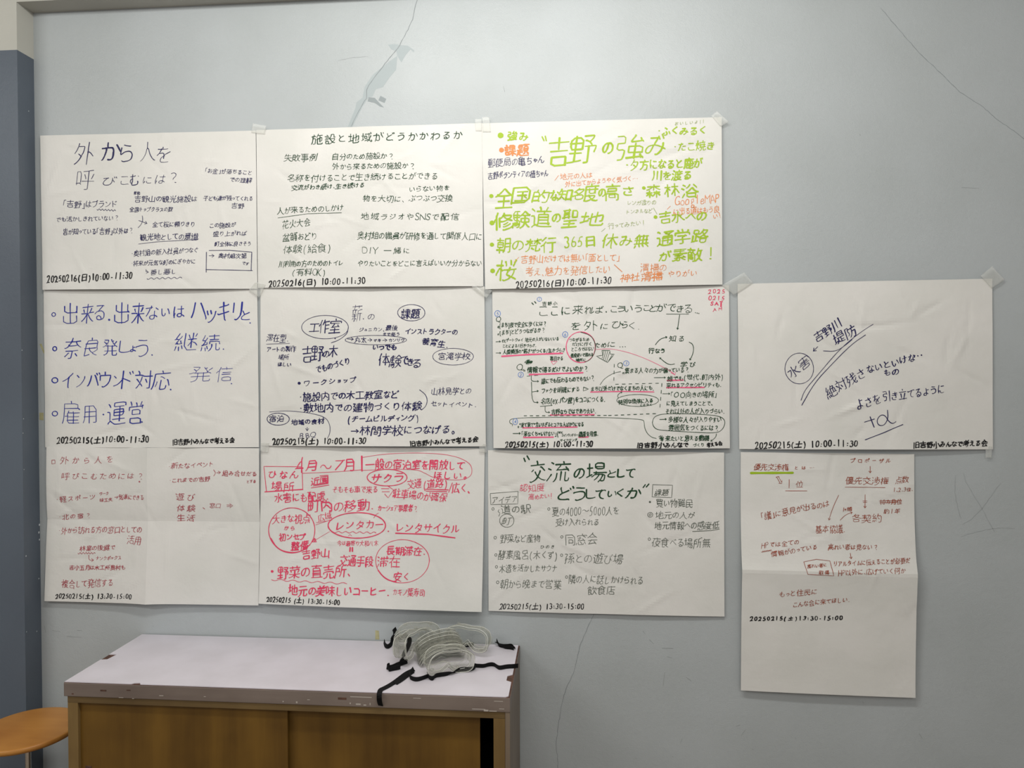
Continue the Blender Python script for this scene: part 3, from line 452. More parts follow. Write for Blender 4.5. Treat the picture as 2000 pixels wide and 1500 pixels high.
# ------------------------------------------------------------------ the sheets
# outline of each sheet, corners TL TR BR BL as measured; depth = how far each stands off the wall
SHEETS = [
 dict(q=[(78.4,264.8),(499.3,255),(502.8,564.3),(83,566)], base=.0065, bulge=.012, crn=(.0,.0,.001,.004), seed=1,
      label='white sheet with large blue-black title, topmost at the left end of the wall'),
 dict(q=[(500.4,254.2),(942,240.4),(944,559),(503.8,562.4)], base=.0060, bulge=.013, crn=(0,0,.001,.001), seed=2, fold=(.515,.5,.003,0),
      label='white sheet covered in dark green handwriting, middle of the top row'),
 dict(q=[(941,241),(1409.5,228.8),(1411,556),(947.5,565)], base=.0085, bulge=.010, crn=(0,0,.002,.004), seed=3,
      label='white sheet with large lime green and orange handwriting, right end of the top row'),
 dict(q=[(85,566),(502.4,565),(505.9,873.6),(88.4,873.6)], base=.0035, bulge=.012, crn=(0,0,.001,.002), seed=4,
      label='white sheet with four bright blue bulleted lines, left end of the middle row'),
 dict(q=[(508.7,560.5),(946,559),(948.9,871.6),(509.2,870.4)], base=.0035, bulge=.013, crn=(0,.0,.002,0), seed=5,
      label='white sheet with navy notes and several ringed words, second in the middle row'),
 dict(q=[(961.3,563.5),(1424,557),(1425.6,875.5),(963.8,875)], base=.0040, bulge=.014, crn=(0,0,.004,.008), seed=6,
      label='white sheet dense with small green notes, pink underlines and a pink circle, middle row'),
 dict(q=[(1440.5,554.4),(1938.2,544.2),(1939.3,877.5),(1443.8,877)], base=.0040, bulge=.012, crn=(0,0,.001,.001), seed=7,
      label='white sheet with slanting navy writing and a long double stroke, far right'),
 dict(q=[(90.7,872.5),(505.9,875.5),(504.7,1182.5),(86.6,1174)], base=.0120, bulge=.003, crn=(0,0,.005,.004), seed=8, fold=(.49,.47,.0140,-.0105),
      label='white sheet creased into quarters with thin dull red writing, bottom left of the grid'),
 dict(q=[(509,870.5),(946.7,876),(940.7,1195.3),(505,1179)], base=.0020, bulge=.006, crn=(0,0,.026,.018), seed=9,
      label='white sheet filled with rose red writing and large ovals, above the grey-brown cabinet'),
 dict(q=[(953,879.3),(1414.3,883.8),(1415,1204.3),(954.3,1193)], base=.0020, bulge=.003, crn=(0,0,.004,.005), seed=10,
      label='white sheet with dark green title and thin grey-green list, third in the bottom row'),
 dict(q=[(1446.7,883),(1785.7,886.7),(1788.2,1363),(1447,1348.4)], base=.0020, bulge=.003, crn=(0,0,.010,.008), seed=11, fold=(None,.49,0,.027),
      label='tall white sheet with brown writing and one lime underline, folded across its middle'),
]
NX, NY = 96, 72
def depth_fn(s):
    rs = np.random.RandomState(s['seed'])
    W = [(rs.uniform(3, 9), rs.uniform(0, 2*math.pi), rs.uniform(0, 6.28), rs.uniform(.3, 1)) for _ in range(7)]
    K = [(rs.uniform(9, 22), rs.uniform(0, math.pi), rs.uniform(0, 6.28), rs.uniform(.4, 1)) for _ in range(9)]
    rr = [(rs.uniform(.05, .95), rs.uniform(.05, .95), rs.uniform(0, math.pi), rs.uniform(.05, .16), rs.uniform(.5, 1)*rs.choice([-1, 1])) for _ in range(26)]
    c = s['crn']; fold = s.get('fold')
    def D(u, v):
        u = np.asarray(u, float); v = np.asarray(v, float); X = u*1.41; Y = v
        if fold and fold[0] is None: X, Y = u, v*1.41
        d = np.full_like(u, s['base'])
        edge = np.clip(np.minimum(np.minimum(u, 1-u), np.minimum(v, 1-v))*7, 0, 1)
        low = sum(a*np.sin(f*(X*math.cos(t)+Y*math.sin(t))+p) for f, t, p, a in W)
        hi = sum(a*np.abs(np.sin(f*.5*(X*math.cos(t)+Y*math.sin(t)+.05*np.sin(5*X+p))+p)) for f, t, p, a in K)
        d = d + (low*.0009 + 1.2*.0017)*(.35+.65*edge) + hi*.0006
        for cx, cy, t, L_, a in rr:                               # short dents left by handling
            x = (X-cx*1.41)*math.cos(t)+(Y-cy)*math.sin(t); y = -(X-cx*1.41)*math.sin(t)+(Y-cy)*math.cos(t)
            d = d + a*.0019*np.exp(-(x/L_)**2-(y/.018)**2)
        d = d + s['bulge']*np.sin(np.pi*np.clip(u, 0, 1))**.7*np.clip(v, 0, 1)**5 + s['bulge']*.25*np.sin(np.pi*np.clip(v, 0, 1))*np.sin(np.pi*np.clip(u, 0, 1))
        d = d + (c[2]*u + c[3]*(1-u))*np.clip(v, 0, 1)**2.2
        if fold:                                                  # creases: a ridge down the sheet, a ridge or valley across it
            if fold[0] is not None: d = d + fold[2]*np.exp(-np.abs(u-fold[0])/.085)
            t = v-fold[1]; d = d + fold[3]*np.where(t < 0, np.exp(t/.11), np.exp(-t/.30))*np.clip(v*3, 0, 1)
        return np.maximum(d, .0012)
    return D
def surface(s):
    D = depth_fn(s); cs = [(0, 0), (1, 0), (1, 1), (0, 1)]
    P = [on_y(px, py, -float(D(u, v))) for (px, py), (u, v) in zip(s['q'], cs)]
    P = np.array(P)
    fr = s.get('fold')
    def S(u, v, off=0.0):
        u = np.asarray(u, float); v = np.asarray(v, float)
        w = [(1-u)*(1-v), u*(1-v), u*v, (1-u)*v]
        x = sum(wi*p[0] for wi, p in zip(w, P)); z = sum(wi*p[2] for wi, p in zip(w, P))
        jag = .0006*np.sin(u*37+s['seed'])*(v > .5) 
        return np.stack([x, -(D(u, v)+off), z+jag*0], -1)
    return S
def uv_of(s):
    (x0, y0), (x1, y1), (x2, y2), (x3, y3) = s['q']
    def f(px, py):                                                # inverse bilinear, Newton
        u = (px-x0)/(x1-x0); v = (py-y0)/(y3-y0)
        for _ in range(5):
            X = (1-u)*(1-v)*x0+u*(1-v)*x1+u*v*x2+(1-u)*v*x3-px; Y = (1-u)*(1-v)*y0+u*(1-v)*y1+u*v*y2+(1-u)*v*y3-py
            a = (1-v)*(x1-x0)+v*(x2-x3); b = (1-u)*(x3-x0)+u*(x2-x1); c_ = (1-v)*(y1-y0)+v*(y2-y3); d = (1-u)*(y3-y0)+u*(y2-y1)
            t = a*d-b*c_; u = u-(d*X-b*Y)/t; v = v-(-c_*X+a*Y)/t
        return u, v
    return f

# ---- pen strokes
GL = centre_lines()
def dot(x, y, r=.03): return [(x-r, y), (x+r, y+.01)]
for k, t in {'.': [dot(.18, .74)], '、': [[(.12, .68), (.24, .80)]], ':': [dot(.22, .42), dot(.22, .68)], '…': [dot(.18, .5), dot(.48, .5), dot(.78, .5)], '・': [dot(.45, .46, .04)]}.items(): GL[k] = t
for k in '！!': GL[k] = [[(.30, .12), (.27, .6)], dot(.27, .77)]
for k in '？?': GL[k] = GL['？'] + [dot(.42 if k == '？' else .3, .80)]
HALF = set("0123456789:().-/[]!QABCDEFGHIJKLMNOPSTUVWXYZabcdefghijklmnopqrstuvwxyz1，.、。「」“”・ ")
SMALLK = set('ぁぃぅぇぉっゃゅょァィゥェォッャュョ')
KANA = set(chr(c_) for c_ in range(0x3041, 0x30FF))
def bbox(g):
    xs = [p[0] for s in g for p in s]; ys = [p[1] for s in g for p in s]; return min(xs), min(ys), max(xs), max(ys)
rnd = random.Random(21)
def place_char(ch, to_px, wobble=.03):
    """strokes of one character in unit cell -> picture measure, with the unevenness of a hand"""
    out = []; ph = rnd.uniform(0, 6); sh = rnd.uniform(.0, .20); a1, a2 = rnd.uniform(-1, 1)*wobble, rnd.uniform(-1, 1)*wobble
    for st in GL[ch]:
        jx, jy = rnd.uniform(-.03, .03), rnd.uniform(-.03, .03); P = []
        for x, y in st:
            X = x+jx+a1*math.sin(5*y+ph)-sh*(y-.5); Y = y+jy+a2*math.sin(5*x+ph)-.05*(x-.5)
            P.append(to_px(X, Y))
        out.append(P)
    return out
def char_width(ch):
    if ch == ' ': return .5
    if ch in '、。.・:': return .42
    if ch in '「」()“”[]': return .48
    if ch in '0123456789/-!QBDGTSAHMNOPRKIYxegol': return .56
    if ch in SMALLK: return .66
    if ch in KANA: return .86
    return 1.0
def strokes_for(it, dense=False):
    k = it[0]; S = []
    if k == 'L':
        _, t, x0, y0, x1, y1, h, w = it
        cw = [char_width(ch) for ch in t]; tot = sum(cw); Lx, Ly = x1-x0, y1-y0; Ln = math.hypot(Lx, Ly); ux, uy = Lx/Ln, Ly/Ln
        pos = 0; cell = Ln/tot
        for ch, c_ in zip(t, cw):
            if ch != ' ':
                wd = c_*cell; bx0, by0, bx1, by1 = bbox(GL[ch]); hh = h*(.86 if ch in KANA else 1.32 if ch.isascii() and ch.isalnum() else 1.0)*(1.16 if dense else 1)*rnd.uniform(.92, 1.08)
                if ch in SMALLK: hh = h*.6
                cx0 = pos*cell+wd*.5; dy = rnd.uniform(-.05, .05)*h
                narrow = c_ < .6
                gx = (bx0+bx1)/2; gw = max(bx1-bx0, .12)
                sx = min(wd*(.92 if narrow else .94)/max(gw, .45 if narrow else .8), hh*1.25) if not (ch in '1I.:、。・!') else hh*.8
                def f(X, Y, cx0=cx0, sx=sx, hh=hh, dy=dy, gx=gx, cy_=.51 if ch.isascii() and ch.isalnum() else .46):
                    a = cx0+(X-gx)*sx; b = (Y-cy_)*hh*1.12+dy
                    return (x0+ux*a-uy*b, y0+uy*a+ux*b)
                S += [(P, w, 'c') for P in place_char(ch, f)]
            pos += c_
    elif k == 'B':
        _, ch, x0, y0, x1, y1, w = it; bx0, by0, bx1, by1 = bbox(GL[ch])
        S += [(P, w, 'c') for P in place_char(ch, lambda X, Y: (x0+(X-bx0)/(bx1-bx0+1e-6)*(x1-x0), y0+(Y-by0)/(by1-by0+1e-6)*(y1-y0)), .015)]
    elif k in 'PS': S.append((list(it[1]), it[2], k))
    elif k == 'A':
        P = list(it[1]); S.append((P, it[2], 'S')); (ax, ay), (bx, by) = P[-2], P[-1]; a = math.atan2(by-ay, bx-ax); l = 22
        S.append(([(bx-l*math.cos(a-.6), by-l*math.sin(a-.6)), (bx, by), (bx-l*math.cos(a+.6), by-l*math.sin(a+.6))], it[2], 'P'))
    elif k == 'E':
        _, cx, cy, rx, ry, w = it; n = 40 if rx > 50 else 18; o = rnd.uniform(-2.2, -1)
        S.append(([(cx+rx*math.cos(o+6.45*i/n)*(1+.012*math.sin(3*i/n*6)), cy+ry*math.sin(o+6.45*i/n)) for i in range(n+1)], w, 'S'))
    elif k == 'D':
        _, x, y, r = it; S.append(([(x-r*.2, y), (x+r*.2, y+1)], r*2, 'D'))
    elif k == 'W':
        _, x0, y0, x1, y1, w = it; n = 40; S.append(([(x0+(x1-x0)*i/n, y0+(y1-y0)*i/n+7*math.sin(i*.95)) for i in range(n+1)], w, 'S'))
    elif k == 'H':
        _, x0, y0, x1, y1, w = it; Ln = math.hypot(x1-x0, y1-y0); n = max(2, int(Ln/95))
        for i in range(n):
            a, b = i/n, (i+.45)/n; S.append(([(x0+(x1-x0)*a, y0+(y1-y0)*a), (x0+(x1-x0)*b, y0+(y1-y0)*b)], w, 'P'))
    return S
def smooth_line(P, it=2):
    for _ in range(it):
        if len(P) < 3: return P
        Q = [P[0]]
        for a, b in zip(P, P[1:]):
            Q += [(a[0]*.75+b[0]*.25, a[1]*.75+b[1]*.25), (a[0]*.25+b[0]*.75, a[1]*.25+b[1]*.75)]
        P = Q+[P[-1]]
    return P
def ink_mesh(items, cropw, sheet_i, name, colour, parent, layer):
    s = SHEETS[sheet_i]; ox, oy, sc_ = cropw; V, F = [], []
    for it in items:
        for P, w, kd in strokes_for(it, sheet_i == 5):
            P = [(ox+x*sc_, oy+y*sc_) for x, y in P]
            if kd == 'c': P = smooth_line(P, 1)
            if kd == 'S': P = smooth_line(P, 2)
            w = w*sc_ if kd == 'D' else w*(PEN if w > 1.5 or sheet_i == 5 else PEN*.9)
            Q = [P[0]]
            for a, b in zip(P, P[1:]):
                d = math.dist(a, b)
                if d < .15 and kd != 'D': continue
                n = max(1, int(d/5)); Q += [(a[0]+(b[0]-a[0])*k/n, a[1]+(b[1]-a[1])*k/n) for k in range(1, n+1)]
            if len(Q) < 2: Q = [P[0], (P[0][0]+.4, P[0][1])]
            n = len(Q); ws = rnd.uniform(.8, 1.2) if kd == 'c' else 1.0; ph = rnd.uniform(0, 6); rows = []; tail = rnd.uniform(.55, 1.0) if kd == 'c' else 1
            for i, p in enumerate(Q):
                a, b = Q[max(i-1, 0)], Q[min(i+1, n-1)]; dx, dy = b[0]-a[0], b[1]-a[1]; l = math.hypot(dx, dy)+1e-9; dx /= l; dy /= l
                nib = .80+.40*abs(math.sin(math.atan2(dy, dx)+.55)) if kd != 'D' else 1
                hw = .5*w*ws*nib*(1+.10*math.sin(i*.7+ph))*(1-(1-tail)*i/n); rows.append((p[0], p[1], dx, dy, hw))
            x, y, dx, dy, hw = rows[0]; rows = [(x-dx*hw*.85, y-dy*hw*.85, dx, dy, hw*.45), (x-dx*hw*.4, y-dy*hw*.4, dx, dy, hw*.85)] + rows
            x, y, dx, dy, hw = rows[-1]; rows += [(x+dx*hw*.4, y+dy*hw*.4, dx, dy, hw*.8), (x+dx*hw*.85, y+dy*hw*.85, dx, dy, hw*.4)]
            for i, (x, y, dx, dy, hw) in enumerate(rows):
                V.append((x-dy*hw, y+dx*hw)); V.append((x+dy*hw, y-dx*hw))
                if i: k = len(V); F.append((k-4, k-3, k-1, k-2))
    A = np.array(V); u, v_ = uv_of(s)(A[:, 0], A[:, 1]); u = np.clip(u, .001, .999); v_ = np.clip(v_, .001, .999)
    return raw(name, surface(s)(u, v_, .0007+.00015*layer), F, INK[colour], parent)
PEN = .88
def runs(items):
    """single large characters that follow one another on a line are one written line; everything drawn stands alone"""
    out = []; prev = None
    for it in items:
        if it[0] == 'B' and prev is not None and prev[0] == 'B' and it[2] > prev[2] and abs((it[3]+it[5])/2-(prev[3]+prev[5])/2) < .8*max(it[5]-it[3], prev[5]-prev[3]): out[-1][1].append(it)
        else: out.append((PART_NAME[it[0]], [it]))
        prev = it
    return out
PART_NAME = dict(L='written_line', B='written_line', P='pen_stroke', S='pen_stroke', E='drawn_ring', D='ink_dot', W='wavy_underline', A='arrow', H='dashed_line')
roots = []
for s in SHEETS:
    S = surface(s); u, v_ = np.meshgrid(np.linspace(0, 1, NX+1), np.linspace(0, 1, NY+1))
    fr = S(u, v_); low = fr[-1, NX//2]
    root = empty('paper_sheet', (float(low[0]), float(low[1]), float(low[2])), s['label'], 'paper', 'handwritten sheets taped to the wall'); roots.append(root)
    front = fr.reshape(-1, 3); back = S(u, v_, -.0005).reshape(-1, 3); n0 = len(front); R_ = NX+1
    F = [(r*R_+c_, (r+1)*R_+c_, (r+1)*R_+c_+1, r*R_+c_+1) for r in range(NY) for c_ in range(NX)]
    F += [tuple(n0+i for i in f[::-1]) for f in F]
    rim = [c_ for c_ in range(R_)] + [r*R_+NX for r in range(1, NY+1)] + [NY*R_+c_ for c_ in range(NX-1, -1, -1)] + [r*R_ for r in range(NY-1, 0, -1)]
    F += [(a, b, b+n0, a+n0) for a, b in zip(rim, rim[1:]+rim[:1])]
    raw('paper', np.concatenate([front, back]), F, M_PAPER, root, smooth=False)
for si, cw_, groups in WRITING:
    for colour, items in groups:
        for nm, its in runs(items):
            o = ink_mesh(its, cw_, si, nm, colour, roots[si], 0 if colour in ('pink', 'lime green') else 1)
            if nm == 'written_line': o['label'] = 'line of %s handwriting' % colour; o['kind'] = 'stuff'

# ------------------------------------------------------------------ pieces of clear tape over the sheet corners
def tape(pts, label, y, crumple=.0015):
    P = [np.array(on_y(a, b, -y)) for a, b in pts]; cx = sum(P)/len(P); n = 9; rs = random.Random(hash(pts[0]) % 1000)
    if len(P) == 4: quad = P
    else: quad = P[:4]
    V = []; F = []
    ph = [rs.uniform(0, 6) for _ in range(4)]
    for side, off in ((0, 0), (1, .0003)):
        for j in range(n+1):
            for i in range(n+1):
                u, v_ = i/n, j/n; q = quad[0]*(1-u)*(1-v_)+quad[1]*u*(1-v_)+quad[2]*u*v_+quad[3]*(1-u)*v_
                d = crumple*(.5+.5*math.sin(9*u+ph[0]+3*v_))*(.4+.6*abs(math.sin(5*v_+ph[1])))
                V.append((q[0], q[1]-d+off, q[2]))
    R_ = n+1; m_ = R_*R_
    for j in range(n):
        for i in range(n): F.append((j*R_+i, j*R_+i+1, (j+1)*R_+i+1, (j+1)*R_+i)); F.append(tuple(m_+k for k in (j*R_+i, (j+1)*R_+i, (j+1)*R_+i+1, j*R_+i+1)))
    rim = [i for i in range(R_)]+[j*R_+n for j in range(1, R_)]+[n*R_+i for i in range(n-1, -1, -1)]+[j*R_ for j in range(n-1, 0, -1)]
    F += [(b, a, a+m_, b+m_) for a, b in zip(rim, rim[1:]+rim[:1])]
    return tag(raw('tape_piece', V, F, M_TAPE, smooth=True), label, 'tape', 'clear tape pieces on the sheet corners')
TAPES = [
 ([(494,241),(520,246),(517,262),(491,259)], 'small clear tape piece on the top seam left of the dark green written sheet', .0118, .001),
 ([(927.8,232.4),(941,232.4),(941,255.8),(929,255.8)], 'narrow clear tape piece on the top right corner of the dark green sheet', .0110, .001),
 ([(941.8,228.8),(955.4,228.8),(958.7,258.2),(943,258.2)], 'glossy white-looking tape piece on the top left corner of the lime green sheet', .0128, .001),
 ([(1389,226),(1400,217),(1424,238),(1407,247)], 'diagonal tape piece on the top right corner of the lime green sheet', .0128, .001),
 ([(921,560),(934,557),(962,567),(950,582)], 'crumpled tape piece between the ringed navy sheet and the dense green sheet', .0140, .003),
 ([(1410,557),(1453,532),(1471,552),(1434,576)], 'long tape piece bridging the dense green sheet and the slanting navy sheet', .0105, .0015),
 ([(1915,539),(1937.6,520),(1962,546),(1937,563.6)], 'diagonal tape piece on the top right corner of the slanting navy sheet', .0092, .0015),
 ([(486,567),(499,550),(519,556),(506,581)], 'clear tape piece where the four upper left sheets meet', .0140, .0012),
 ([(509,864),(526,865),(523.6,884),(509,882)], 'curled tape piece on the top left corner of the rose red sheet', .0105, .002),
 ([(1925,872),(1938,872),(1936,894),(1925,894)], 'faint tape piece under the bottom right corner of the slanting navy sheet', .0095, .0006),
 ([(936,866),(950,867),(950,884),(936,883)], 'small tape piece on the top right corner of the rose red sheet', .0115, .001),
]
for p, l, y, cr in TAPES: tape(p, l, y, cr)
# ------------------------------------------------------------------ cabinet
TOP = 0.693; CX0, CX1, CY0, CY1 = -1.512, -0.0705, -0.4276, -0.006
def wood(name, c1, c2, stretch, rough=.5):
    m = mat(name, c1, rough, .35); v = coords(m, stretch); n1 = noise(m, v, 14, 5, .6); v2 = coords(m); n2 = noise(m, v2, 5, 3)
    mx = N(m, 'ShaderNodeMath', operation='MULTIPLY_ADD'); mx.inputs[1].default_value = .55; L(m, n1, mx.inputs[0]); sc2 = N(m, 'ShaderNodeMath', operation='MULTIPLY'); sc2.inputs[1].default_value = .45; L(m, n2, sc2.inputs[0]); L(m, sc2.outputs[0], mx.inputs[2])
    L(m, ramp(m, mx.outputs[0], [(.36, c2), (.62, c1)]), B(m).inputs['Base Color']); bump(m, n1, .12, .001); return m
M_DOOR = wood('honey_plywood', srgb(110, 80, 28), srgb(82, 57, 17), (1, 1, .06))
M_STILE = wood('worn_tan_wood', srgb(124, 100, 60), srgb(98, 76, 42), (1, 1, .08))
M_RAIL = wood('worn_tan_rail_wood', srgb(114, 93, 58), srgb(86, 68, 42), (.06, 1, 1))
M_SIDE = wood('grey_brown_side_panel', srgb(124, 110, 94), srgb(106, 92, 78), (1, 1, .1), .45)
M_BAND = wood('grey_brown_edge_band', srgb(122, 110, 102), srgb(104, 92, 85), (.1, 1, 1), .45)
M_LAM = mottled('pale_lilac_laminate', srgb(205, 200, 208), srgb(196, 191, 198), 7, .38, .45)
M_BROWN = mottled('bare_chipboard', srgb(92, 62, 48), srgb(64, 42, 34), 60, .8)
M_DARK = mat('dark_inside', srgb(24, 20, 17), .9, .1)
M_MARK = mat('pale_scrape', srgb(172, 164, 156), .7, .2)
cab = empty('cabinet', ((CX0+CX1)/2, (CY0+CY1)/2, 0), 'low wide cabinet with honey plywood sliding doors and chipped pale lilac top', 'cabinet')
BAND = .047
bm = bmesh.new(); box(bm, CX0, CX1, CY0, CY1, TOP-BAND, TOP-.0028, bev=.0025); obj('worktop', bm, M_BAND, cab)
# laminate skin with broken-off corners: outline measured, notches where it has chipped
lam = [(CX0+.002, CY0+.003), (-1.285, CY0+.003)] + [(-1.279, CY0+.010), (-1.262, CY0+.013), (-1.255, CY0+.003)] + [(CX1-.014, CY0+.003), (CX1-.006, CY0+.010)]
p1, p2, p3, p4 = [on_z(*p, TOP)[:2] for p in ((998, 1332), (989, 1329), (991, 1320), (1001, 1317))]
lam += [(CX1-.006, p1[1]), (p2[0], p2[1]), (p3[0], p3[1]), (CX1-.006, p4[1]), (CX1-.006, CY1), (CX0+.002, CY1)]
q1, q2 = on_z(224, 1278, TOP)[:2], on_z(207, 1288.5, TOP)[:2]
lam += [(CX0+.002, q1[1]), (CX0+.030, q1[1]+.002), (CX0+.024, q2[1]+.004), (CX0+.002, q2[1])]
bm = bmesh.new(); f = bm.faces.new([bm.verts.new((x, y, TOP-.0028)) for x, y in lam]); r = bmesh.ops.extrude_face_region(bm, geom=[f])
for vv in r['geom']:
    if isinstance(vv, bmesh.types.BMVert): vv.co.z = TOP
o = obj('laminate_skin', bm, M_LAM, cab); o['label'] = 'pale lilac laminate surface with chipped edges'
bm = bmesh.new(); box(bm, CX0+.001, CX1-.001, CY0+.001, CY1, TOP-.0031, TOP-.0024); obj('chipboard_core', bm, M_BROWN, cab)
BX0, BX1, BY = -1.502, -.0745, CY0+.004
bm = bmesh.new(); box(bm, BX0, BX0+.018, BY+.018, CY1, .06, TOP-BAND); obj('side_panel', bm, M_SIDE, cab)
bm = bmesh.new(); box(bm, BX1-.012, CX1-.001, CY0+.002, CY1, .0, TOP-.0035, bev=.001); obj('side_panel', bm, M_SIDE, cab)
box_obj('top_rail', (BX0, BX1-.0125, BY, BY+.02, TOP-BAND-.0215, TOP-BAND-.0002), M_RAIL, cab, .0008)
box_obj('stile', (BX0, BX0+.0345, BY+.0004, BY+.02, .06, TOP-BAND-.0218), M_STILE, cab, .0008)
box_obj('stile', (-.1225, BX1-.0125, BY+.0004, BY+.02, .06, TOP-BAND-.0218), M_STILE, cab, .0008)
box_obj('bottom_rail', (BX0, BX1-.0125, BY, BY+.02, .06, .10), M_RAIL, cab, .0008)
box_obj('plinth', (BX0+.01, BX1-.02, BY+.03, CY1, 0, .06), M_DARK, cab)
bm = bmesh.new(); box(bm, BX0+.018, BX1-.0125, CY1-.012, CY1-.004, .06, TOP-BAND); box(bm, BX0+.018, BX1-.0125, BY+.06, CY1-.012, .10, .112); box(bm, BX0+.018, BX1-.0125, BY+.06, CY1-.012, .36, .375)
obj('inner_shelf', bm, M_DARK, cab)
d1 = box_obj('sliding_door', (BX0+.030, -.7775, BY+.012, BY+.022, .08, TOP-BAND-.012), M_DOOR, cab, .0008)
d2 = box_obj('sliding_door', (-.815, -.168, BY+.030, BY+.040, .08, TOP-BAND-.012), M_DOOR, cab, .0008)
pull_c = on_y(173, 1503, BY+.0115)
bm = bmesh.new(); box(bm, pull_c[0]-.010, pull_c[0]+.010, BY+.0105, BY+.0119, pull_c[2]-.05, pull_c[2]+.012, bev=.0004); obj('finger_pull', bm, M_BROWN, d1)
def strip_marks(name, rects, mt, y, parent):
    bm = bmesh.new()
    for px, py, w, h in rects:
        a = on_y(px, py, y); box(bm, a[0], a[0]+w*.0017, y-.0003, y+.0002, a[2]-h*.0017, a[2])
    return obj(name, bm, mt, parent)
strip_marks('scrape', [(232,1362,9,.8),(258,1364,4,.8),(311,1358,8,1.2),(683,1372,2,3),(695,1374,9,2.5),(710,1376,5,2),(722,1373,1.5,4),(684,1360,40,1.4),(552,1369,2,2),(578,1370,3,3),(807,1363,14,1),(922,1384,24,1.2),(945,1386,8,3),(955,1388,14,1.4),(975,1384,9,1),(965,1369,16,1),(600,1366,5,1),(398,1360,4,1)], M_MARK, CY0-.0001, cab)
strip_marks('stain', [(247,1347,8,2),(196,1347,12,3),(140,1354,4,2.2),(660,1362,16,4)], M_BROWN, CY0-.0001, cab)
strip_marks('knot', [(792,1425,1.2,5),(366,1430,1.2,14),(806,1441,1.2,4)], M_BROWN, BY+.0299, cab) if False else None

# ------------------------------------------------------------------ stool
sx, sy, sz = -1.770, -.262, .452
M_SEAT = wood('orange_varnished_plywood', srgb(182, 128, 62), srgb(158, 104, 46), (.15, 1, 1), .35)
M_EDGE = wood('dark_ply_edge', srgb(126, 82, 44), srgb(96, 58, 30), (1, 1, 3), .5)
M_CHROME = mat('chrome', srgb(225, 225, 222), .12, .5, 1.0)
M_BLK = mat('black_bracket', srgb(20, 20, 20), .5)
st = empty('stool', (sx, sy, 0), 'round orange-brown wooden stool on a chrome column, left of the cabinet', 'stool')
bm = bmesh.new(); lathe(bm, [(.150, sz-.0205), (.1575, sz-.018), (.1600, sz-.010), (.1590, sz-.0035), (.1565, sz-.0008), (.150, sz)], 72, sx, sy); obj('seat', bm, M_SEAT, st, True)
bm = bmesh.new(); lathe(bm, [(.012, sz-.036), (.0135, sz-.034), (.0135, sz-.026), (.045, sz-.024), (.045, sz-.0205)], 40, sx, sy); obj('collar', bm, M_BLK, st, True)
bm = bmesh.new(); lathe(bm, [(.0100 if i % 2 else .0078, sz-.035-i*.003) for i in range(60)], 24, sx, sy); obj('screw_column', bm, M_CHROME, st, True)
bm = bmesh.new(); lathe(bm, [(.018, .05), (.022, .055), (.022, .235), (.017, .24)], 32, sx, sy); obj('outer_tube', bm, M_CHROME, st, True)
for k in range(4):
    a = math.radians(20+90*k); c_, s_ = math.cos(a), math.sin(a)
    bm = bmesh.new(); tube(bm, [(sx+c_*r, sy+s_*r, z) for r, z in ((.016, .13), (.06, .12), (.11, .075), (.145, .030), (.155, .016))], [.012, .012, .011, .010, .010], 14); lg = obj('leg', bm, M_CHROME, st, True)
    bm = bmesh.new(); tube(bm, [(sx+c_*.155, sy+s_*.155, .020), (sx+c_*.155, sy+s_*.155, 0)], .013, 14); obj('rubber_foot', bm, M_BLK, lg, True)

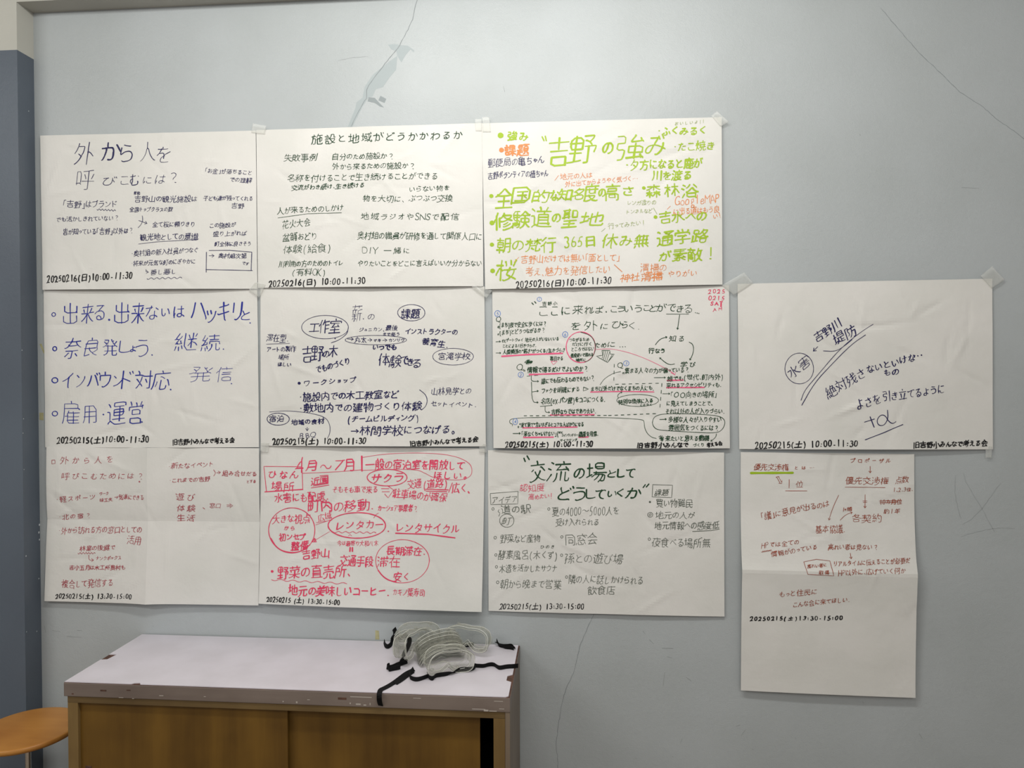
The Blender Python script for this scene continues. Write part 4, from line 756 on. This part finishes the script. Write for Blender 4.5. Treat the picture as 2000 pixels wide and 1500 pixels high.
# ------------------------------------------------------------------ goggles
def goggle_ring(W, H, y, k, n, notch, lobe=.0):
    out = []
    for i in range(n):
        t = 2*math.pi*i/n; c, s = math.cos(t), math.sin(t); p = .62
        x = W/2*math.copysign(abs(c)**p, c); z = H/2*math.copysign(abs(s)**p, s)
        if s < 0: z += notch*math.exp(-(x/.017)**2)
        z -= lobe*math.exp(-(x/.02)**2) if s > 0 else 0
        out.append((x, y-k*x*x, z))
    return out
NR = 64
def loft(rings, close=False):
    bm = bmesh.new(); R_ = [[bm.verts.new(p) for p in r] for r in rings]
    for A, Bq in zip(R_, R_[1:]):
        for i in range(len(A)): bm.faces.new((A[i], A[(i+1) % len(A)], Bq[(i+1) % len(A)], Bq[i]))
    return bm
def goggle(label, loc, rot, straps=(), scale=1.0):
    g = empty('safety_goggles', loc, label, 'goggles', 'clear safety goggles heaped on the cabinet')
    Mx = Matrix.Translation(Vector(loc)) @ (Matrix.Rotation(rot[2], 4, 'Z') @ Matrix.Rotation(rot[0], 4, 'X') @ Matrix.Rotation(rot[1], 4, 'Y')) @ Matrix.Scale(scale, 4)
    def put(name, bm, mt, smooth=True, thick=0):
        if thick: bmesh.ops.solidify(bm, geom=bm.faces[:], thickness=thick)
        bmesh.ops.transform(bm, matrix=Mx, verts=bm.verts[:]); return obj(name, bm, mt, g, smooth)
    lv = [(.140,.062,-.040,3.0,.026), (.158,.080,-.047,3.2,.026), (.165,.087,-.044,3.1,.023), (.160,.083,-.037,2.9,.020)]
    for W, H, y in ((.158,.081,-.034), (.154,.077,-.031), (.153,.076,-.024), (.157,.080,-.022), (.156,.079,-.019), (.151,.074,-.016), (.150,.073,-.010), (.153,.076,-.008), (.152,.075,-.005), (.148,.071,-.002)): lv.append((W, H, y, 2.6+.012/(y*y*400+.02)*-.1, .014))
    lv += [(.148,.070,.003,2.3,.010), (.139,.062,.004,2.3,.009), (.135,.058,.001,2.3,.009)]
    put('frame', loft([goggle_ring(W, H, y, k, NR, nt, .004) for W, H, y, k, nt in lv]), M_PVC, True, .0010)
    for W, H, y, k, nt in (lv[1], lv[0], lv[14]):
        rg = goggle_ring(W+.001, H+.001, y, k, NR, nt, .004); bm = bmesh.new(); tube(bm, rg+[rg[0]], .0011, 6, False); put('rim', bm, M_RIM)
    bm = loft([[(x*f_, y0, z*f_+0) for x, y0, z in goggle_ring(.139*1, .061, .0025, 2.0, NR, .009, .003)] if f_ == 1 else [(x*f_, .0025-2.0*(x*f_)**2, z*f_) for x, y0, z in goggle_ring(.139, .061, .0025, 2.0, NR, .009*1, .003)] for f_ in (1, .8, .55, .3, .02)])
    put('lens', bm, M_LENS, True, .0012)
    for s_ in (-1, 1):
        bm = bmesh.new(); box(bm, s_*.079-.004, s_*.079+.004, -.036, -.012, -.012, .012, bev=.002); put('strap_buckle', bm, M_PVC)
    for s_ in (-1, 1):
        for zz in (1, -1):
            bm = bmesh.new(); tube(bm, [(s_*.045, -.020, zz*.037), (s_*.045, -.020, zz*.043)], .006, 14); put('vent_button', bm, M_PVC)
    for pts in straps: strap(pts, g)
    return g
def strap(pts, parent, w=.0155):
    """pts: (px, py, height above the table top, tilt of the band) ; smoothed and given thickness"""
    P = [(np.array(on_z(a, b, TOP+h)), t) for a, b, h, t in pts]
    for _ in range(2):
        Q = [P[0]]
        for (a, ta), (b, tb) in zip(P, P[1:]): Q += [(a*.75+b*.25, ta*.75+tb*.25), (a*.25+b*.75, ta*.25+tb*.75)]
        P = Q+[P[-1]]
    V, F = [], []
    for i, (p, t) in enumerate(P):
        d = P[min(i+1, len(P)-1)][0]-P[max(i-1, 0)][0]; d = d/(np.linalg.norm(d)+1e-9)
        up = np.array([0, 0, 1.]); hz = np.cross(d, up); hz = hz/(np.linalg.norm(hz)+1e-9)
        v2 = np.cross(hz, d); wd = hz*math.cos(t)+v2*math.sin(t); nn = np.cross(d, wd); q = p.copy()
        if q[2] < TOP+.0012+abs(wd[2])*w/2 and q[2] > TOP-.002 and abs(d[2]) < .6: q[2] = TOP+.0012+abs(wd[2])*w/2
        for a, b in ((.5, .5), (-.5, .5), (-.5, -.5), (.5, -.5)): V.append(q+wd*w*a+nn*.0014*b)
        if i:
            k = 4*(i-1); 
            for e in range(4): F.append((k+e, k+(e+1) % 4, k+4+(e+1) % 4, k+4+e))
    F.append((3, 2, 1, 0)); k = len(V)-4; F.append((k, k+1, k+2, k+3))
    return raw('strap', V, F, M_STRAP, parent)
R_ = math.radians
GOG = [
 ('clear goggles at the back right of the heap, both eye openings facing out', (-.240, -.062, TOP+.052), (R_(-6), R_(4), R_(-10)),
   [[(968,1254,.015,.3),(974,1258,.010,.7),(985,1264,.008,1.2),(998,1266,.006,1.3),(1003,1269,.004,1.2)], [(970,1250,.02,1.4),(975,1262,.006,1.3),(990,1262,.010,1.3),(1000,1260,.012,1.2),(1006,1268,.002,1.0)], [(882,1258,.004,1.4),(900,1264,.003,1.3),(925,1262,.003,1.3)]]),
 ('clear goggles lying lens up at the back left of the heap, by the wall', (-.428, -.062, TOP+.064), (R_(14), R_(-3), R_(3)),
   [[(774,1228,.055,1.4),(769,1233,.05,1.2),(767,1244,.025,1.0),(766,1252,.012,1.0),(763,1261,.006,1.3),(757,1266,.004,1.4),(752,1263,.004,1.4),(750,1255,.004,1.4)], [(768,1242,.02,1.3),(776,1247,.015,1.3),(785,1246,.02,1.3),(795,1238,.035,1.3)]]),
 ('clear goggles standing on end at the left of the heap, black strap across them', (-.462, -.152, TOP+.052), (R_(-8), R_(0), R_(66)),
   [[(790,1246,.062,.3),(797,1243,.067,.1),(801,1250,.062,.1),(797,1263,.055,.1),(790,1276,.045,.1),(784,1288,.026,.2),(787,1292,.015,.9),(796,1290,.012,1.2)], [(795,1291,.01,1.3),(780,1299,.004,1.2),(765,1307,.003,1.2),(756,1306,.004,1.4),(756,1300,.01,1.4),(763,1298,.012,1.4),(757,1312,.003,1.3),(770,1309,.003,1.3),(781,1307,.003,1.4),(782,1301,.010,1.4)]]),
 ('lowest of three clear goggles nested together at the heap centre', (-.345, -.152, TOP+.060), (R_(46), R_(-6), R_(34)), []),
 ('middle one of three clear goggles nested together at the heap centre', (-.353, -.142, TOP+.067), (R_(46), R_(-6), R_(36)), []),
 ('topmost of three clear goggles nested together at the heap centre', (-.361, -.132, TOP+.074), (R_(46), R_(-6), R_(38)), []),
 ('frontmost clear goggles of the heap, straps trailing both ways', (-.305, -.243, TOP+.053), (R_(10), R_(6), R_(30)),
   [[(808,1308,.004,.2),(795,1314,.003,.3),(780,1326,.002,.25),(765,1337,.002,.25),(750,1345,.002,.25),(743,1348,.002,.25),(741,1354,.002,.2),(740.5,1360,-.002,.05),(741,1370,-.022,0),(744,1380,-.044,0)], [(806,1312,.003,.3),(795,1320,.002,.4),(785,1328,.002,.3),(772,1336,.002,.3)],
    [(808,1306,.012,1.2),(800,1318,.004,1.4),(800,1326,.004,1.4),(812,1331,.003,1.4),(825,1328,.003,1.3),(838,1322,.004,1.3)],
    [(835,1318,.006,1.3),(838,1327,.003,1.4),(846,1329,.003,1.4),(850,1322,.004,1.3),(862,1321,.003,1.4),(875,1319,.003,1.3),(883,1315,.004,.5),(888,1314,.004,1.0),(900,1310,.003,1.4),(915,1311,.003,1.4),(925,1308,.004,1.3),(929,1301,.010,1.3)],
    [(926,1299,.010,1.4),(936,1303,.004,1.3),(945,1304,.003,1.2),(955,1299,.006,1.3),(965,1299,.006,1.3),(971,1305,.004,1.4),(976,1308,.003,1.4),(990,1305,.003,1.4),(1003,1304,.004,1.4),(1012,1303,.004,1.4)]]),
]
for lb, loc, rot, ss in GOG: goggle(lb, loc, rot, ss)
for f_ in [o for o in bpy.data.objects if o.type == 'MESH' and o.name.split('.')[0] == 'side_panel']: pass
